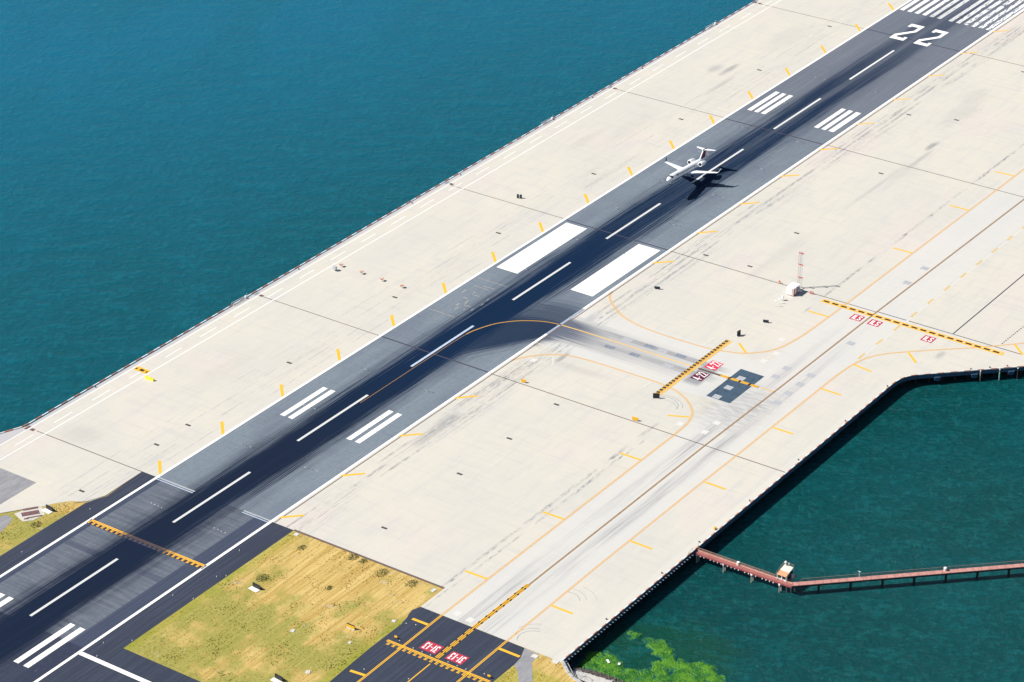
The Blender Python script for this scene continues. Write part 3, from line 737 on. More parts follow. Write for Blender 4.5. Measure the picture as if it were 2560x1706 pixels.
# painted red panels with lettering
GL = {'4': [[(.72, 0), (.72, 1), (0, .30), (1, .30)]], '2': [[(0, .78), (.18, 1), (.82, 1), (1, .80), (.92, .55), (.05, 0), (1, 0)]], '3': [[(0, 1), (1, 1), (.48, .58), (.88, .52), (1, .27), (.82, 0), (.15, 0), (0, .16)]],
      '1': [[(.5, 0), (.5, 1), (.15, .78)]], '-': [[(.1, .45), (.9, .45)]], 'I': [[(.5, 0), (.5, 1)]], 'L': [[(0, 1), (0, 0), (1, 0)]], 'S': [[(1, .84), (.8, 1), (.2, 1), (0, .80), (.14, .56), (.86, .44), (1, .20), (.8, 0), (.2, 0), (0, .16)]]}
WD = {'1': .45, '-': .5, 'I': .3}
def panel(txt, u0, u1, v0, v1, rot, mat, w, h, lw=.36, par=None):
    rect('painted_panel', u0, u1, v0, v1, Z2, mat, par or deck)
    tot = sum(WD.get(c, 1.0) for c in txt); gap = .42 * w / tot; unit = (w - gap * (len(txt) - 1)) / tot; x = -w/2; b = MB()
    for n_, c in enumerate(txt):
        cw = WD.get(c, 1.0) * unit
        for st_ in GL[c]:
            pts = [(x + px * cw, -h/2 + py * h) for px, py in st_]
            for k_, (p, q) in enumerate(zip(pts, pts[1:])):
                d = (Vector(q) - Vector(p)).normalized() * lw * .35
                b.strip([tuple(Vector(p) - d), tuple(Vector(q) + d)], lw, .0008 * k_)
        x += cw + gap
    b.build('painted_lettering', M['white'], par or deck, loc=((u0+u1)/2, (v0+v1)/2, Z3 + .004), rot=(0, 0, rot))
panel('4-22', -305.4, -299.6, -85.9, -81.4, 0, M['rose_sign'], 4.9, 3.2)
panel('4-22', -314.5, -308.6, -86.0, -81.5, 0, M['plum_sign'], 4.9, 3.2)
for a, b_ in ((-108.7, -104.4), (-115.8, -111.4), (-136.5, -132.2)): panel('ILS', -246.2, -242.0, a, b_, -math.pi/2, M['red_sign'], 2.9, 2.8, .42)
panel('31-13', -494.5, -490.0, -108.0, -102.3, math.pi/2, M['red_sign'], 4.4, 2.9, .34, par=taxi)
panel('31-13', -494.5, -490.2, -117.1, -111.4, math.pi/2, M['red_sign'], 4.4, 2.9, .34, par=taxi)
# repaired slabs
flat('sealed_patch', [(-321.9, -92.5), (-299.3, -92.4), (-299.4, -101.6), (-321.9, -101.6)], Z1 - .002, M['seal'], deck)
for (x, y) in ((-305.0, -95.9), (-312.9, -95.8), (-320.4, -95.8)): rect('slab_patch', x - 1.3, x + 1.3, y - 1.3, y + 1.4, Z1 + .004, M['patch_grey'], deck)
for (x, y) in ((-290.1, -105.0), (-297.3, -104.8), (-289.8, -114.1), (-297.3, -114.2), (-304.9, -114.1), (-312.5, -114.2), (-196, -108), (-210, -108.2), (-262, -114)): rect('slab_patch', x - 1.3, x + 1.3, y - 1.4, y + 1.4, Z1, M['patch_grey'], deck)
for (x, y) in ((-335.4, -104.8), (-342.8, -104.7), (-342.8, -95.3), (-290.1, -95.9), (-334.1, -31.5), (-273.2, -93.2), (-283, -96.8), (-474, -101), (-474.6, -106)): rect('slab_patch', x - 1.2, x + 1.2, y - 1.1, y + 1.1, Z1 + .002, M['patch_white'], deck)
for (x, y, q) in ((-311.6, -47.5, 1), (-303.6, -49.6, 0), (-303.4, -58.5, 1), (-303.2, -71.0, 1), (-303.6, -63.8, 0), (-311.4, -57.5, 1), (-311.5, -71, 0)):
    rect('slab_patch', x - 1.0, x + 1.2, y - 1.9, y + 1.9, Z1, M['patch_lilac'] if q else M['patch_grey'], deck)
# drain grates
M['grate_dark'] = plain('drain_grate_iron', (0.075, 0.07, 0.07), 0.8)
gm = MB().poly([(-.46, -1.05), (.46, -1.05), (.46, 1.05), (-.46, 1.05)], 0)
gme = mesh(gm.v, gm.f); gme.materials.append(M['black'])
for x, y in ((-434.8, 35.7), (-450.2, 35.7), (-485.3, 35.7), (-260.0, 35.5), (-323.6, 35.5), (-382.9, 35.5), (-382.3, -55.2), (-355.1, -55.1), (-68.7, 36.1), (-131.5, 35.8), (-195.9, 35.5), (-232.0, -37.4), (-230.7, -55.3), (-8.2, 36.3), (-75.0, -37.7), (-68.8, -56.1), (-7.4, -56.1), (-132.1, -55.7), (-197.0, -55.4), (-448.7, -55.1), (-409.5, -55.1)):
    link('drain_grate', gme, M['grate_dark'], deck, loc=(x, y, Z1))
# service cores in the asphalt: small white caps in rows of four
cm = MB().tube((0, 0, 0), (0, 0, .05), .2, k=8); cme = mesh(cm.v, cm.f); cme.materials.append(M['slab'])
caps = []
for uu in (-62, -93, -124, -155, -186, -217, -248, -279, -372, -403, -434, -478.5, -508.6, -539):
    for v0 in (8.5, -12.5):
        for k in range(4): caps.append((uu + random.uniform(-.2, .2), v0 + (1.5 * k if v0 > 0 else -1.5 * k)))
dm = mesh(cm.v, cm.f); dm.materials.append(M['black'])
for i, (x, y) in enumerate(caps[:96]):
    link('pavement_light', cme if (i % 3 == 0 or x < -470) else dm, cme.materials[0] if (i % 3 == 0 or x < -470) else M['black'], runway, loc=(x, y, Z2))

# pale remains of removed lettering, and scrub arcs
M['ghost'] = paint('ghost_paint', (0.30, 0.29, 0.27), 0.4, 0.3)
for x, y, a, b_, rz in ((-300.1, 14.4, .35, 7.0, 0), (-298.5, 12.6, .5, 4.5, .1), (-305.8, 18.2, 2.2, .7, 0), (-306.1, 12.6, .3, 3.2, 0), (-315.3, 14.0, 1.6, .8, 0), (-312.4, 12.4, 3.4, .5, .2), (-318.0, 12.6, 2.2, .5, -.2), (-314.5, 10.4, .5, 2.6, .1), (-310.6, 6.8, 1.8, .45, 0), (-306.4, 7.4, 1.6, .4, 0), (-315.7, 7.4, 1.6, .5, 0), (-304.4, 14.6, .9, .9, 0), (-309.8, 14.6, .6, 1.6, 0), (-317.2, 9.8, 1.2, .4, 0)):
    MB().box((0, 0, 0), (a, b_, .004), rz).build('ghost_marking', M['ghost'], runway, loc=(x, y, Z1 + .006))
rect('saw_cut', -324.0, -323.6, 9.2, 20.4, Z1 + .006, M['ghost'], runway); rect('saw_cut', -294.4, -294.1, 7.8, 20.4, Z1 + .006, M['ghost'], runway)
M['scrub'] = paint('tyre_scrub', (0.36, 0.36, 0.37), 0, 0.3)
def arc(cx, cy, r_, a0, a1, w):
    pts = [(cx + r_*math.cos(R(a0 + (a1-a0)*i/14)), cy + r_*math.sin(R(a0 + (a1-a0)*i/14))) for i in range(15)]
    MB().strip(pts, w, Z1 - .002).build('tyre_scrub_mark', M['scrub'], deck)
for q in ((-450.5, -122.5, 4.6, -60, 25, .25), (-450.5, -122.5, 6.6, -55, 20, .18), (-451, -123, 9.6, -50, 0, .14), (-472.5, -126.5, 4.4, 5, 130, .28), (-472.3, -126.3, 5.4, 10, 100, .22), (-471.5, -127, 7.4, 20, 80, .16),
          (-336.5, -83.0, 6.5, -75, 45, .3), (-336.8, -83.4, 7.8, -65, 30, .25), (-337.5, -84.0, 5.6, -70, 20, .2)): arc(*q)
# ------------------------------------------------------------------ the airliner
def airliner():
    K = 0.933
    root = bpy.data.objects.new('airliner', None); COL.objects.link(root)
    tag(root, 'white twin-engine regional jet with dark red tail about to touch down on the runway', 'airplane')
    P = lambda l: [(x*K, y*K, z*K) for x, y, z in l]
    fz = MB().lathe([(0, -.34, .02), (.15, -.34, .24), (.4, -.32, .44), (.9, -.25, .70), (1.6, -.15, .94), (2.4, -.05, 1.14), (3.4, 0, 1.28), (4.6, 0, 1.345), (24, 0, 1.345), (26.5, .06, 1.30), (29, .22, 1.10), (31.5, .45, .82), (33.5, .68, .52), (34.8, .84, .26), (35.1, .88, .10), (35.12, .88, 0.0)], 28)
    fz.v = [(x*K, y*K*1.08, z*K*1.08) for x, y, z in fz.v]; body = fz.build('fuselage', M['fuselage'], root, True)
    def surf(x, th, prof=((1.6, -.15, .94), (2.4, -.05, 1.14), (3.4, 0, 1.28), (4.6, 0, 1.345), (24, 0, 1.345))):
        for a, b in zip(prof, prof[1:]):
            if x <= b[0]: break
        t = (x - a[0]) / (b[0] - a[0]); zc = a[1] + (b[1]-a[1])*t; r = a[2] + (b[2]-a[2])*t + .035
        return (x*K, math.sin(th)*r*K*1.08, (zc + math.cos(th)*r)*K*1.08)
    for s_ in (-1, 1):
        for t0, t1, x0, x1, x2, x3 in ((3, 33, 1.75, 1.8, 2.75, 2.85), (36, 66, 1.85, 2.15, 3.3, 2.9)):
            n = 6; vs = []
            for i in range(n+1):
                th = s_*R(t0 + (t1-t0)*i/n); xa = x0 + (x1-x0)*i/n; xb = x3 + (x2-x3)*(1-i/n)
                vs += [surf(xa + (xb-xa)*q/4, th) for q in range(5)]
            link('cockpit_window', mesh(vs, [(5*i+q, 5*i+q+1, 5*i+q+6, 5*i+q+5) for i in range(n) for q in range(4)]), M['k_metal'], root)
        for i in range(21):
            x = 6.2 + i * .80; vs = []
            for j in range(10):
                a = 2*math.pi*j/10; vs.append(surf(x + .20*math.cos(a), s_*(R(66) + .21*math.sin(a))))
            link('cabin_window', mesh(vs, [tuple(range(10))]), M['k_metal'], root)
        # door outline band
        me = text_mesh('DELTA', 2.7, .62, .02)
        for vtx in me.vertices:
            xx = 7.2 + (vtx.co.x if s_ < 0 else -vtx.co.x); th = s_*(R(48) - vtx.co.y/1.345)
            q = surf(xx, th); vtx.co = Vector(q) + Vector((0, math.sin(th), math.cos(th))) * .01
        link('airline_lettering', me, M['navy'], root)
    def wing(name, pts_root, pts_tip, t0, t1, par, mat, k=1.0):
        """airfoil slab between two chords; pts: (x_le, x_te, y, z)"""
        prof = ((0, 0), (.04, .5), (.3, 1), (.7, .55), (1, .04), (.7, -.35), (.3, -.6), (.04, -.4)); vs = []
        for (le, te, y, z), t in ((pts_root, t0), (pts_tip, t1)):
            for a, b in prof: vs.append(((le + (te-le)*a)*K, y*K, (z + b*t)*K))
        n = 8; f = [(i, n+i, n+(i+1) % n, (i+1) % n) for i in range(n)] + [tuple(range(n))[::-1], tuple(range(n, 2*n))]
        return link(name, mesh(vs, f), mat, par)
    for s_ in (-1, 1):
        w = wing('wing', (15.2, 21.2, s_*.9, -1.0), (17.8, 21.7, s_*4.3, -.75), .34, .25, root, M['plane_white'])
        w2 = wing('outer_wing', (17.8, 21.7, s_*4.3, -.75), (21.6, 23.2, s_*12.0, -.22), .25, .12, root, M['plane_white'])
        wl = [(21.8, s_*12.0, -.24), (23.2, s_*12.0, -.22), (24.3, s_*12.5, 1.15), (23.6, s_*12.5, 1.15)]
        vs = P([(x, y + s_*.0, z) for x, y, z in wl]) + P([(x, y + s_*.07, z) for x, y, z in wl])
        link('winglet', mesh(vs, [(0, 1, 2, 3), (7, 6, 5, 4), (0, 4, 5, 1), (1, 5, 6, 2), (2, 6, 7, 3), (3, 7, 4, 0)]), M['navy'] if s_ > 0 else M['plane_white'], root)
        fl = [(21.1, s_*1.5, -1.05), (21.6, s_*4.3, -.80), (22.5, s_*8.4, -.50), (23.3, s_*8.4, -.78), (22.6, s_*4.3, -1.15), (22.2, s_*1.5, -1.45)]
        vs = P(fl) + P([(x, y, z-.08) for x, y, z in fl])
        link('flap', mesh(vs, [tuple(range(6)), tuple(range(11, 5, -1))] + [(i, 6+i, 6+(i+1) % 6, (i+1) % 6) for i in range(6)]), M['plane_white'], root)
        e = MB().lathe([(25.4, 0, .50), (25.1, 0, .62), (24.95, 0, .74), (25.1, 0, .86), (25.8, 0, .95), (27.2, 0, .93), (28.6, 0, .78), (29.4, 0, .62), (29.6, 0, .55)], 22)
        e.v = [(x*K, (y*1.1 + s_*2.5)*K, (z*1.1 + .65)*K) for x, y, z in e.v]; eo = e.build('engine', M['plane_white'], root, True)
        f = MB().lathe([(25.06, 0, 0.01), (25.12, 0, .66)], 18); f.v = [(x*K, (y*1.1 + s_*2.5)*K, (z*1.1 + .65)*K) for x, y, z in f.v]; f.build('fan', M['k_metal'], eo)
        f = MB().lathe([(29.5, 0, .60), (30.3, 0, .30), (30.35, 0, .01)], 14); f.v = [(x*K, (y + s_*2.45)*K, (z + .65)*K) for x, y, z in f.v]; f.build('exhaust', M['galv'], eo)
        py = MB().box((27.4*K, s_*1.5*K, .62*K), (2.6*K, 1.1*K, .2*K)); py.build('pylon', M['plane_white'], root)
        wing('tailplane', (32.6, 35.2, s_*.1, 4.62), (34.9, 36.2, s_*4.25, 4.5), .16, .09, root, M['plane_white'])
    fin = [(28.2, 1.2), (29.6, 1.45), (32.2, 4.6), (35.3, 4.6), (34.3, .95), (33.0, .8)]
    def finmesh(pts, hw, name, mat):
        n = len(pts); vs = P([(x, -hw, z) for x, z in pts] + [(x, hw, z) for x, z in pts])
        return link(name, mesh(vs, [tuple(range(n)), tuple(range(2*n-1, n-1, -1))] + [(i, n+i, n+(i+1) % n, (i+1) % n) for i in range(n)]), mat, root)
    finmesh(fin, .12, 'fin', M['plane_white'])
    finmesh([(31.0, 1.9), (32.9, 4.2), (35.18, 4.2), (34.55, 1.9)], .15, 'fin_emblem', M['maroon'])
    finmesh([(30.4, 1.15), (31.1, 1.95), (34.56, 1.95), (34.3, 1.1)], .155, 'fin_band', M['navy'])
    finmesh([(32.1, 4.35), (32.7, 4.80), (35.7, 4.80), (35.9, 4.5), (35.3, 4.35)], .22, 'fin_cap', M['navy'])
    b = MB().lathe([(14.2, -.95, .1), (15.2, -1.0, .62), (17.5, -1.05, .78), (20.5, -1.05, .74), (22.6, -.95, .1)], 14); b.v = P([(x, y*2.1, z) for x, y, z in b.v]); b.build('belly_fairing', plain('belly_blue', (.035, .11, .27), .35), root, True)
    g = MB().tube((3.2*K, 0, -1.1*K), (3.3*K, 0, -2.75*K), .07); nose = g.build('nose_gear', M['galv'], root)
    for y in (-.2, .2): MB().tube((3.3*K, (y-.08)*K, -2.75*K), (3.3*K, (y+.08)*K, -2.75*K), .24, k=14).build('wheel', M['tyre'], nose)
    for s_ in (-1, 1):
        MB().box((2.75*K, s_*.32*K, -1.35*K), (.9, .04, .4)).build('gear_door', M['plane_white'], nose)
        g = MB().tube((19.2*K, s_*2.4*K, -.95*K), (19.3*K, s_*2.05*K, -2.85*K), .11); mg = g.build('main_gear', M['galv'], root)
        for y in (-.28, .28): MB().tube((19.3*K, (s_*2.05+y-.13)*K, -2.85*K), (19.3*K, (s_*2.05+y+.13)*K, -2.85*K), .46, k=16).build('wheel', M['tyre'], mg)
    pit, yaw, rol = .127, .088, -.021
    x, y, z = (-201.268, -1.214, 9.051)
    Rx = Matrix(((1, 0, 0), (0, math.cos(rol), -math.sin(rol)), (0, math.sin(rol), math.cos(rol))))
    Ry = Matrix(((math.cos(pit), 0, math.sin(pit)), (0, 1, 0), (-math.sin(pit), 0, math.cos(pit))))
    Rz = Matrix(((math.cos(yaw), -math.sin(yaw), 0), (math.sin(yaw), math.cos(yaw), 0), (0, 0, 1)))
    mm = (Rz @ Ry @ Rx).to_4x4(); mm.translation = (x, y, z); root.matrix_world = mm
    return root
airliner()

# ------------------------------------------------------------------ glide slope mast and shelter
def mast():
    t = empty('antenna_mast', (-235.7, -78.9, 0), label='tall red and grey lattice mast with three antenna arms behind the white shelter', cat='antenna mast')
    H = 14.2
    legs = [(-.45, .35), (.45, .5), (0.05, -.55)]
    for lx, ly in legs:
        b = MB().tube((lx, ly, 0), (lx * .8, ly * .8, H), .042, k=6); b.build('mast_leg', M['galv'], t)
    br = MB(); n = 18
    for i in range(n):
        z0, z1 = H*i/n, H*(i+1)/n
        for a, c in ((0, 1), (1, 2), (2, 0)):
            p, q = legs[a], legs[c]; f0, f1 = 1 - .2*i/n, 1 - .2*(i+1)/n
            br.tube((p[0]*f0, p[1]*f0, z0), (q[0]*f1, q[1]*f1, z1), .018, k=5, cap=False)
            br.tube((p[0]*f1, p[1]*f1, z1), (q[0]*f1, q[1]*f1, z1), .024, k=5, cap=False)
    br.build('mast_bracing', M['galv'], t)
    MB().tube((-.3, .95, 0), (-.25, .85, H+.3), .05, k=6).build('cable_run', M['r_metal'], t)
    for z in (4.55, 9.6, 14.1):
        b = MB().box((-.2, -.1, z), (.12, 2.3, .1)); b.box((-.45, -.1, z), (.06, 1.9, .32)); a = b.build('antenna', M['r_metal'], t)
    MB().tube((0, 0, H), (0, 0, H+.7), .05, k=6).build('obstruction_light', M['r_metal'], t)
    MB().box((.0, 0, .15), (2.2, 2.2, .3)).build('mast_base', M['slab'], t)
mast()
def shelter():
    t = empty('equipment_shelter', (-240.6, -78.8, 0), label='small white shelter with red stripes at the foot of the lattice mast', cat='shelter')
    MB().box((0, 0, 1.65), (4.4, 2.8, 2.7)).build('shelter_wall', M['w_metal'], t)
    MB().box((0, 0, .17), (4.0, 2.4, .3)).build('shelter_base', M['k_metal'], t)
    MB().box((0, 0, 3.08), (4.7, 3.1, .16)).build('shelter_roof', M['w_metal'], t)
    MB().box((-2.215, -.95, 1.65), (.02, .5, 2.6)).build('red_stripe', M['pink_metal'], t)
    for x in (-1.75, .35): MB().box((x, -1.415, 1.65), (.75, .02, 2.6)).build('red_stripe', M['r_metal'], t)
    MB().box((-.7, -1.43, 1.4), (.85, .03, 2.0)).build('shelter_door', M['w_metal'], t)
    MB().box((1.5, -1.62, 1.6), (.8, .5, 1.0)).build('air_conditioner', M['galv'], t)
    MB().box((-2.24, .1, 1.5), (.05, .35, .3)).build('vent', M['galv'], t)
    MB().box((2.6, -1.5, .35), (1.1, 1.0, .5)).build('step', M['w_metal'], t)
shelter()
t = empty('field_monitor', (-247.6, -78.5, 0), label='white instrument cabinet on thin legs in front of the striped shelter', cat='cabinet')
MB().box((0, 0, 1.3), (.6, .7, 1.0)).build('cabinet_body', M['w_metal'], t)
for s_ in (-.25, .25): MB().tube((0, s_, 0), (0, s_, .8), .05, k=6).build('leg', M['galv'], t)
for x, y, h, lb in ((-253.2, -78.9, 2.6, 'thin white antenna pole farthest from the white cabinet'), (-250.6, -78.8, 2.3, 'thin white antenna pole nearest the white cabinet')):
    t = empty('antenna_pole', (x, y, 0), label=lb, cat='pole', group='thin poles by the striped shelter')
    MB().tube((0, 0, 0), (0, 0, h), .05, k=6).build('pole', M['w_metal'], t); MB().box((0, 0, h - .2), (.12, .8, .3)).build('crossbar', M['w_metal'], t)
t = empty('junction_frame', (-237.3, -84.6, 0), label='low dark red square frame on the joint line beside the striped shelter', cat='frame')
b = MB()
for z in (.1, 1.0): b.box((0, 0, z), (.15, 1.3, .15))
for y in (-.62, 0, .62): b.box((0, y, .55), (.15, .15, 1.0))
b.build('red_frame', M['r_metal'], t)
t = empty('obstruction_marker', (-236.4, -70.9, 0), label='small orange cross marker on the joint behind the shelter', cat='marker')
MB().box((0, 0, .6), (.12, .3, 1.2)).build('marker_post', M['o_metal'], t); MB().box((0, 0, .7), (.12, 1.2, .3)).build('marker_arm', M['o_metal'], t)

# ------------------------------------------------------------------ approach lights (PAPI)
def papi():
    t = empty('glide_light', (0, 0, 0), label='x', cat='approach light', group='row of four faded orange glide lights')
    MB().box((0, 0, 1.02), (1.15, 1.0, .32)).build('lamp_box', M['pink_metal'], t)
    for s_ in (-.35, .35): MB().tube((s_, 0, 0), (s_, 0, .88), .045, k=6).build('leg', M['pink_metal'], t)
    MB().box((-.59, 0, 1.02), (.04, .8, .2)).build('lens', M['dk_glass'], t)
    return t
def copy_tree(o, parent=None):
    c = o.copy(); COL.objects.link(c); c.parent = parent
    for ch in [x for x in bpy.data.objects if x.parent == o and x != c]: copy_tree(ch, c)
    return c
p0 = papi()
pl = ('faded orange glide light next to the dark control box', 'second glide light from the dark control box', 'third glide light from the dark control box', 'faded orange glide light nearest the runway')
for i, (x, y) in enumerate(((-315.4, 66.0), (-315.8, 56.4), (-316.1, 46.9), (-316.3, 37.9))):
    o = p0 if i == 0 else copy_tree(p0); o.location = (x, y, 0); o['label'] = pl[i]
t = empty('control_box', (-319.2, 66.0, 0), label='grey power control box on a frame beside the row of glide lights', cat='control box')
MB().box((0, 0, 1.15), (1.0, 1.3, 1.1)).build('cabinet_body', M['galv'], t)
for s_ in (-.5, .5): MB().tube((0, s_, 0), (0, s_, 1.9), .06, k=6).build('leg', M['galv'], t)

# ------------------------------------------------------------------ signs
def sign(name, x, y, rz, L, H, T, mat, label, cat, group=None, side=None, z0=0.25, base=True):
    t = empty(name, (x, y, 0), rz, label=label, cat=cat, group=group)
    MB().box((0, 0, z0 + H/2), (T, L, H)).build('panel', mat, t)
    MB().box((0, 0, z0 + H + .035), (T + .08, L + .08, .07)).build('frame', side or M['k_metal'], t)
    for s_ in (-1, 1): MB().tube((0, s_*L*.33, 0), (0, s_*L*.33, z0), .05, k=6).build('leg', M['galv'], t)
    if base: MB().box((0, 0, .05), (T + .5, L + .4, .1)).build('base', M['slab'], t)
    return t
sign('guidance_sign', -349.0, -37.6, 0.15, 1.7, .85, .3, M['y_sign'], 'small yellow guidance sign on the infield nearer the runway', 'sign', 'yellow guidance signs beside the joint', M['y_sign'], base=False)
sign('guidance_sign', -349.4, -82.2, 0.15, 2.1, .95, .3, M['y_sign'], 'wider yellow guidance sign on the infield nearer the taxiway', 'sign', 'yellow guidance signs beside the joint', M['y_sign'], base=False)
sign('guidance_sign', -497.7, -80.4, 0.0, 2.7, 1.0, .3, M['y_sign'], 'yellow guidance sign on a pale slab in the green part of the grass', 'sign', None, M['k_metal'])
sign('mandatory_sign', -332.9, -79.9, 0.5, 2.2, 1.5, .4, M['k_metal'], 'black-backed hold sign at the near end of the dashed hold line', 'sign', 'black hold signs at the ends of the hold line')
sign('mandatory_sign', -279.3, -79.6, 1.45, 1.7, 1.7, .3, M['k_metal'], 'black-backed hold sign at the far end of the dashed hold line', 'sign', 'black hold signs at the ends of the hold line')
t = empty('distance_sign', (-230.6, 46.5, 0), 0.3, label='black distance sign with two upright panels on the seaward shoulder', cat='sign')
for s_ in (-.62, .62): MB().box((0, s_, .85), (.42, .68, 1.4)).build('panel', M['k_metal'], t)
MB().box((0, 0, .85), (.2, .6, 1.2)).build('gap_panel', M['galv'], t); MB().box((0, 0, .1), (.5, 2.0, .1)).build('base', M['k_metal'], t)
for x, y, lb in ((-265.3, -37.5, 'low grey-topped sign box on the infield close to the runway'), (-265.5, -82.3, 'low grey-topped sign box on the infield beside the taxiway curve')):
    sign('distance_sign', x, y, .35, 2.0, .95, .35, M['k_metal'], lb, 'sign', 'low dark sign boxes on the infield', M['galv'], base=False)
for x, y, lb in ((-496.9, -44.6, 'dark sign back on a pale slab in the grass beside the runway'), (-529.4, -79.6, 'dark sign back on a pale slab at the bottom of the grass'), (-499.4, 36.0, 'dark sign back on a pale slab in the grass left of the runway')):
    t = sign('dark_sign', x, y, -.1, 3.0, 1.1, .3, M['k_metal'], lb, 'sign', 'dark sign backs in the grass', M['k_metal'], base=False)
    MB().box((-1.0, .1, .06), (1.5, 3.4, .12)).build('base', M['w_metal'], t)
    MB().box((.3, -1.7, .5), (.3, .3, .8)).build('junction_box', M['k_metal'], t)
t = empty('barrier', (-418.85, 66.5, 0), label='long yellow concrete barrier beside the yellow pad', cat='barrier')
b = MB(); pr = [(-.42, 0), (.42, 0), (.3, .35), (.14, 1.05), (-.14, 1.05), (-.3, .35)]
b.v = [(p[0], -1.9, p[1]) for p in pr] + [(p[0], 1.9, p[1]) for p in pr]; b.f = [tuple(range(6))[::-1], tuple(range(6, 12))] + [(i, (i+1) % 6, 6+(i+1) % 6, 6+i) for i in range(6)]
b.build('barrier_body', M['y_bright'], t)
for s_ in (-1.0, 1.0): MB().box((0, s_, 1.09), (.12, .25, .08)).build('lifting_eye', M['k_metal'], t)
# guard lights at the hold line
for x, y, lb in ((-494.6, -94.3, 'yellow guard light at the grass end of the taxiway hold line'), (-495.2, -127.4, 'yellow guard light at the water end of the taxiway hold line')):
    t = empty('guard_light', (x, y, 0), label=lb, cat='light', group='yellow guard lights at the hold line')
    MB().tube((0, 0, 0), (0, 0, .5), .09, k=8).build('pole', M['k_metal'], t); MB().box((0, 0, .78), (.3, 1.0, .5)).build('lamp_housing', M['y_sign'], t)
lights = [(-494.6, -95.6), (-495.4, -101.1), (-495.5, -104.3), (-495.4, -107.2), (-495.3, -113.3), (-495.3, -116.5), (-495.3, -119.5), (-494.2, -125.1), (-511.7, -96.0), (-486.5, -91.9), (-485.5, -94.6), (-508.3, -109.1)]
for x, y in lights: MB().tube((x, y, 0), (x, y, .12), .22, .12, k=10).build('inset_light', M['slab'], taxi)
lm = MB().tube((0, 0, 0), (0, 0, .4), .12, .09, k=8)
lme = mesh(lm.v, lm.f)
for i, (x, y) in enumerate([(-484, -27.2), (-514, -27), (-544, -27), (-497, -33.0), (-512, -33.1), (-538.5, -33.0), (-499, -31), (-550, -30), (-492, 26), (-522, 26)]):
    o = link('edge_light', lme, M['w_metal'], shoulder, loc=(x, y, 0))
# loose concrete pads in the grass
for x, y, a, b_, rz in ((-508.2, -67.3, 1.4, 1.2, .3), (-521.9, -83.9, 1.5, 1.3, .6), (-503.6, -84.5, 1.0, .9, .2), (-487.6, -88.2, 1.2, 1.1, .3), (-466.9, -35.4, 1.6, 1.4, .1), (-477.9, -138.0, 1.5, 2.2, 0), (-479.0, -131.8, 1.6, 1.8, .1), (-468.0, -88.0, 1.8, 1.2, 0)):
    o = MB().box((0, 0, 0), (a, b_, .16), rz).build('concrete_pad', M['slab'], g, loc=(x, y, 0))
for x, y, lx, ly, rz in ((-501.6, 42.0, 1.6, 5.0, .62), (-504.3, 39.7, 1.9, 5.4, .62), (-505.6, 37.4, .8, 5.6, .58), (-506.5, 37.9, 1.4, 1.2, .6)):
    pass
GA = R(35 - 90) + R(8)
rim = flat('grating_slab', [(-509.0, 38.3), (-507.2, 43.6), (-500.0, 41.2), (-499.6, 38.9), (-502.0, 35.5), (-506.8, 36.2)], 0.0, M['concrete'], apron)
for (x, y), L, W in (((-502.2, 41.5), 4.6, 1.1), ((-504.2, 39.6), 5.4, 2.2), ((-504.9, 37.1), 4.6, .55), ((-507.2, 38.4), 1.4, .7)):
    dx, dy = 3.6, -2.6
    MB().box((x, y, .05), (L, W, .1), math.atan2(-2.6, 3.6)).build('grating_panel', M['grate'], apron)
MB().strip([(-560, 70), (-509.5, 47.3), (-503.8, 43.0), (-499.8, 40.0)], .3, 0.0).build('edge_seam', M['dark_line'], apron)
MB().strip([(-492.0, 32.8), (-489, 30.2), (-483.1, 27.7), (-466, 28.1)], .3, 0.0).build('edge_seam', M['dark_line'], apron)

# ------------------------------------------------------------------ edge furniture
BL = 'small black mooring bollard on the quay edge'
q_ = 'small black bollard on the %s'
BLS = [q_ % k for k in ('straight quay just before the curve in the sea wall', 'straight quay, second bollard back from the curve', 'straight quay, third bollard back from the curve', 'straight quay halfway between the pier and the curve',
    'quay kerb closest to the foot of the pier', 'straight quay, first bollard short of the pier', 'straight quay nearest the seaweed corner', 'angled wall above the dark mooring pole', 'angled wall above the green-sleeved mooring pole',
    'angled wall above the pale mooring pole', 'open-sea kerb near the row of glide lights', 'open-sea kerb opposite the aiming marks', 'open-sea kerb just short of the aiming marks', 'open-sea kerb far beyond the airliner', 'open-sea kerb just beyond the airliner', 'open-sea kerb nearest the yellow pad')]
bo = empty('bollard', (0, 0, 0), label=BL, cat='bollard', group='black bollards along the quay')
MB().tube((0, 0, 0), (0, 0, .32), .16, .13, k=10).build('post', M['k_metal'], bo); MB().tube((0, 0, .32), (0, 0, .45), .24, .2, k=10).build('cap', M['k_metal'], bo)
for i, (x, y) in enumerate(((-282.1, -138.8), (-310.7, -138.7), (-341.1, -138.5), (-371.5, -138.6), (-400.9, -138.3), (-422.0, -138.3), (-451.9, -138.2), (-246.5, -165.3), (-250.7, -160.9), (-255.4, -156.2), (-325.9, 77.3), (-226.3, 77.3), (-257.6, 77.3), (-95.7, 77.3), (-133.5, 77.4), (-433.2, 77.7))):
    o = bo if i == 0 else copy_tree(bo); o.location = (x, y, 0); o['label'] = BLS[i]
t = empty('warning_box', (-391.9, -138.4, 0), label='small orange box on the quay kerb above the red pier', cat='box')
MB().box((0, 0, .5), (.9, .6, .6)).build('box_body', M['y_sign'], t); MB().box((0, 0, .1), (.5, .4, .2)).build('base', M['k_metal'], t)
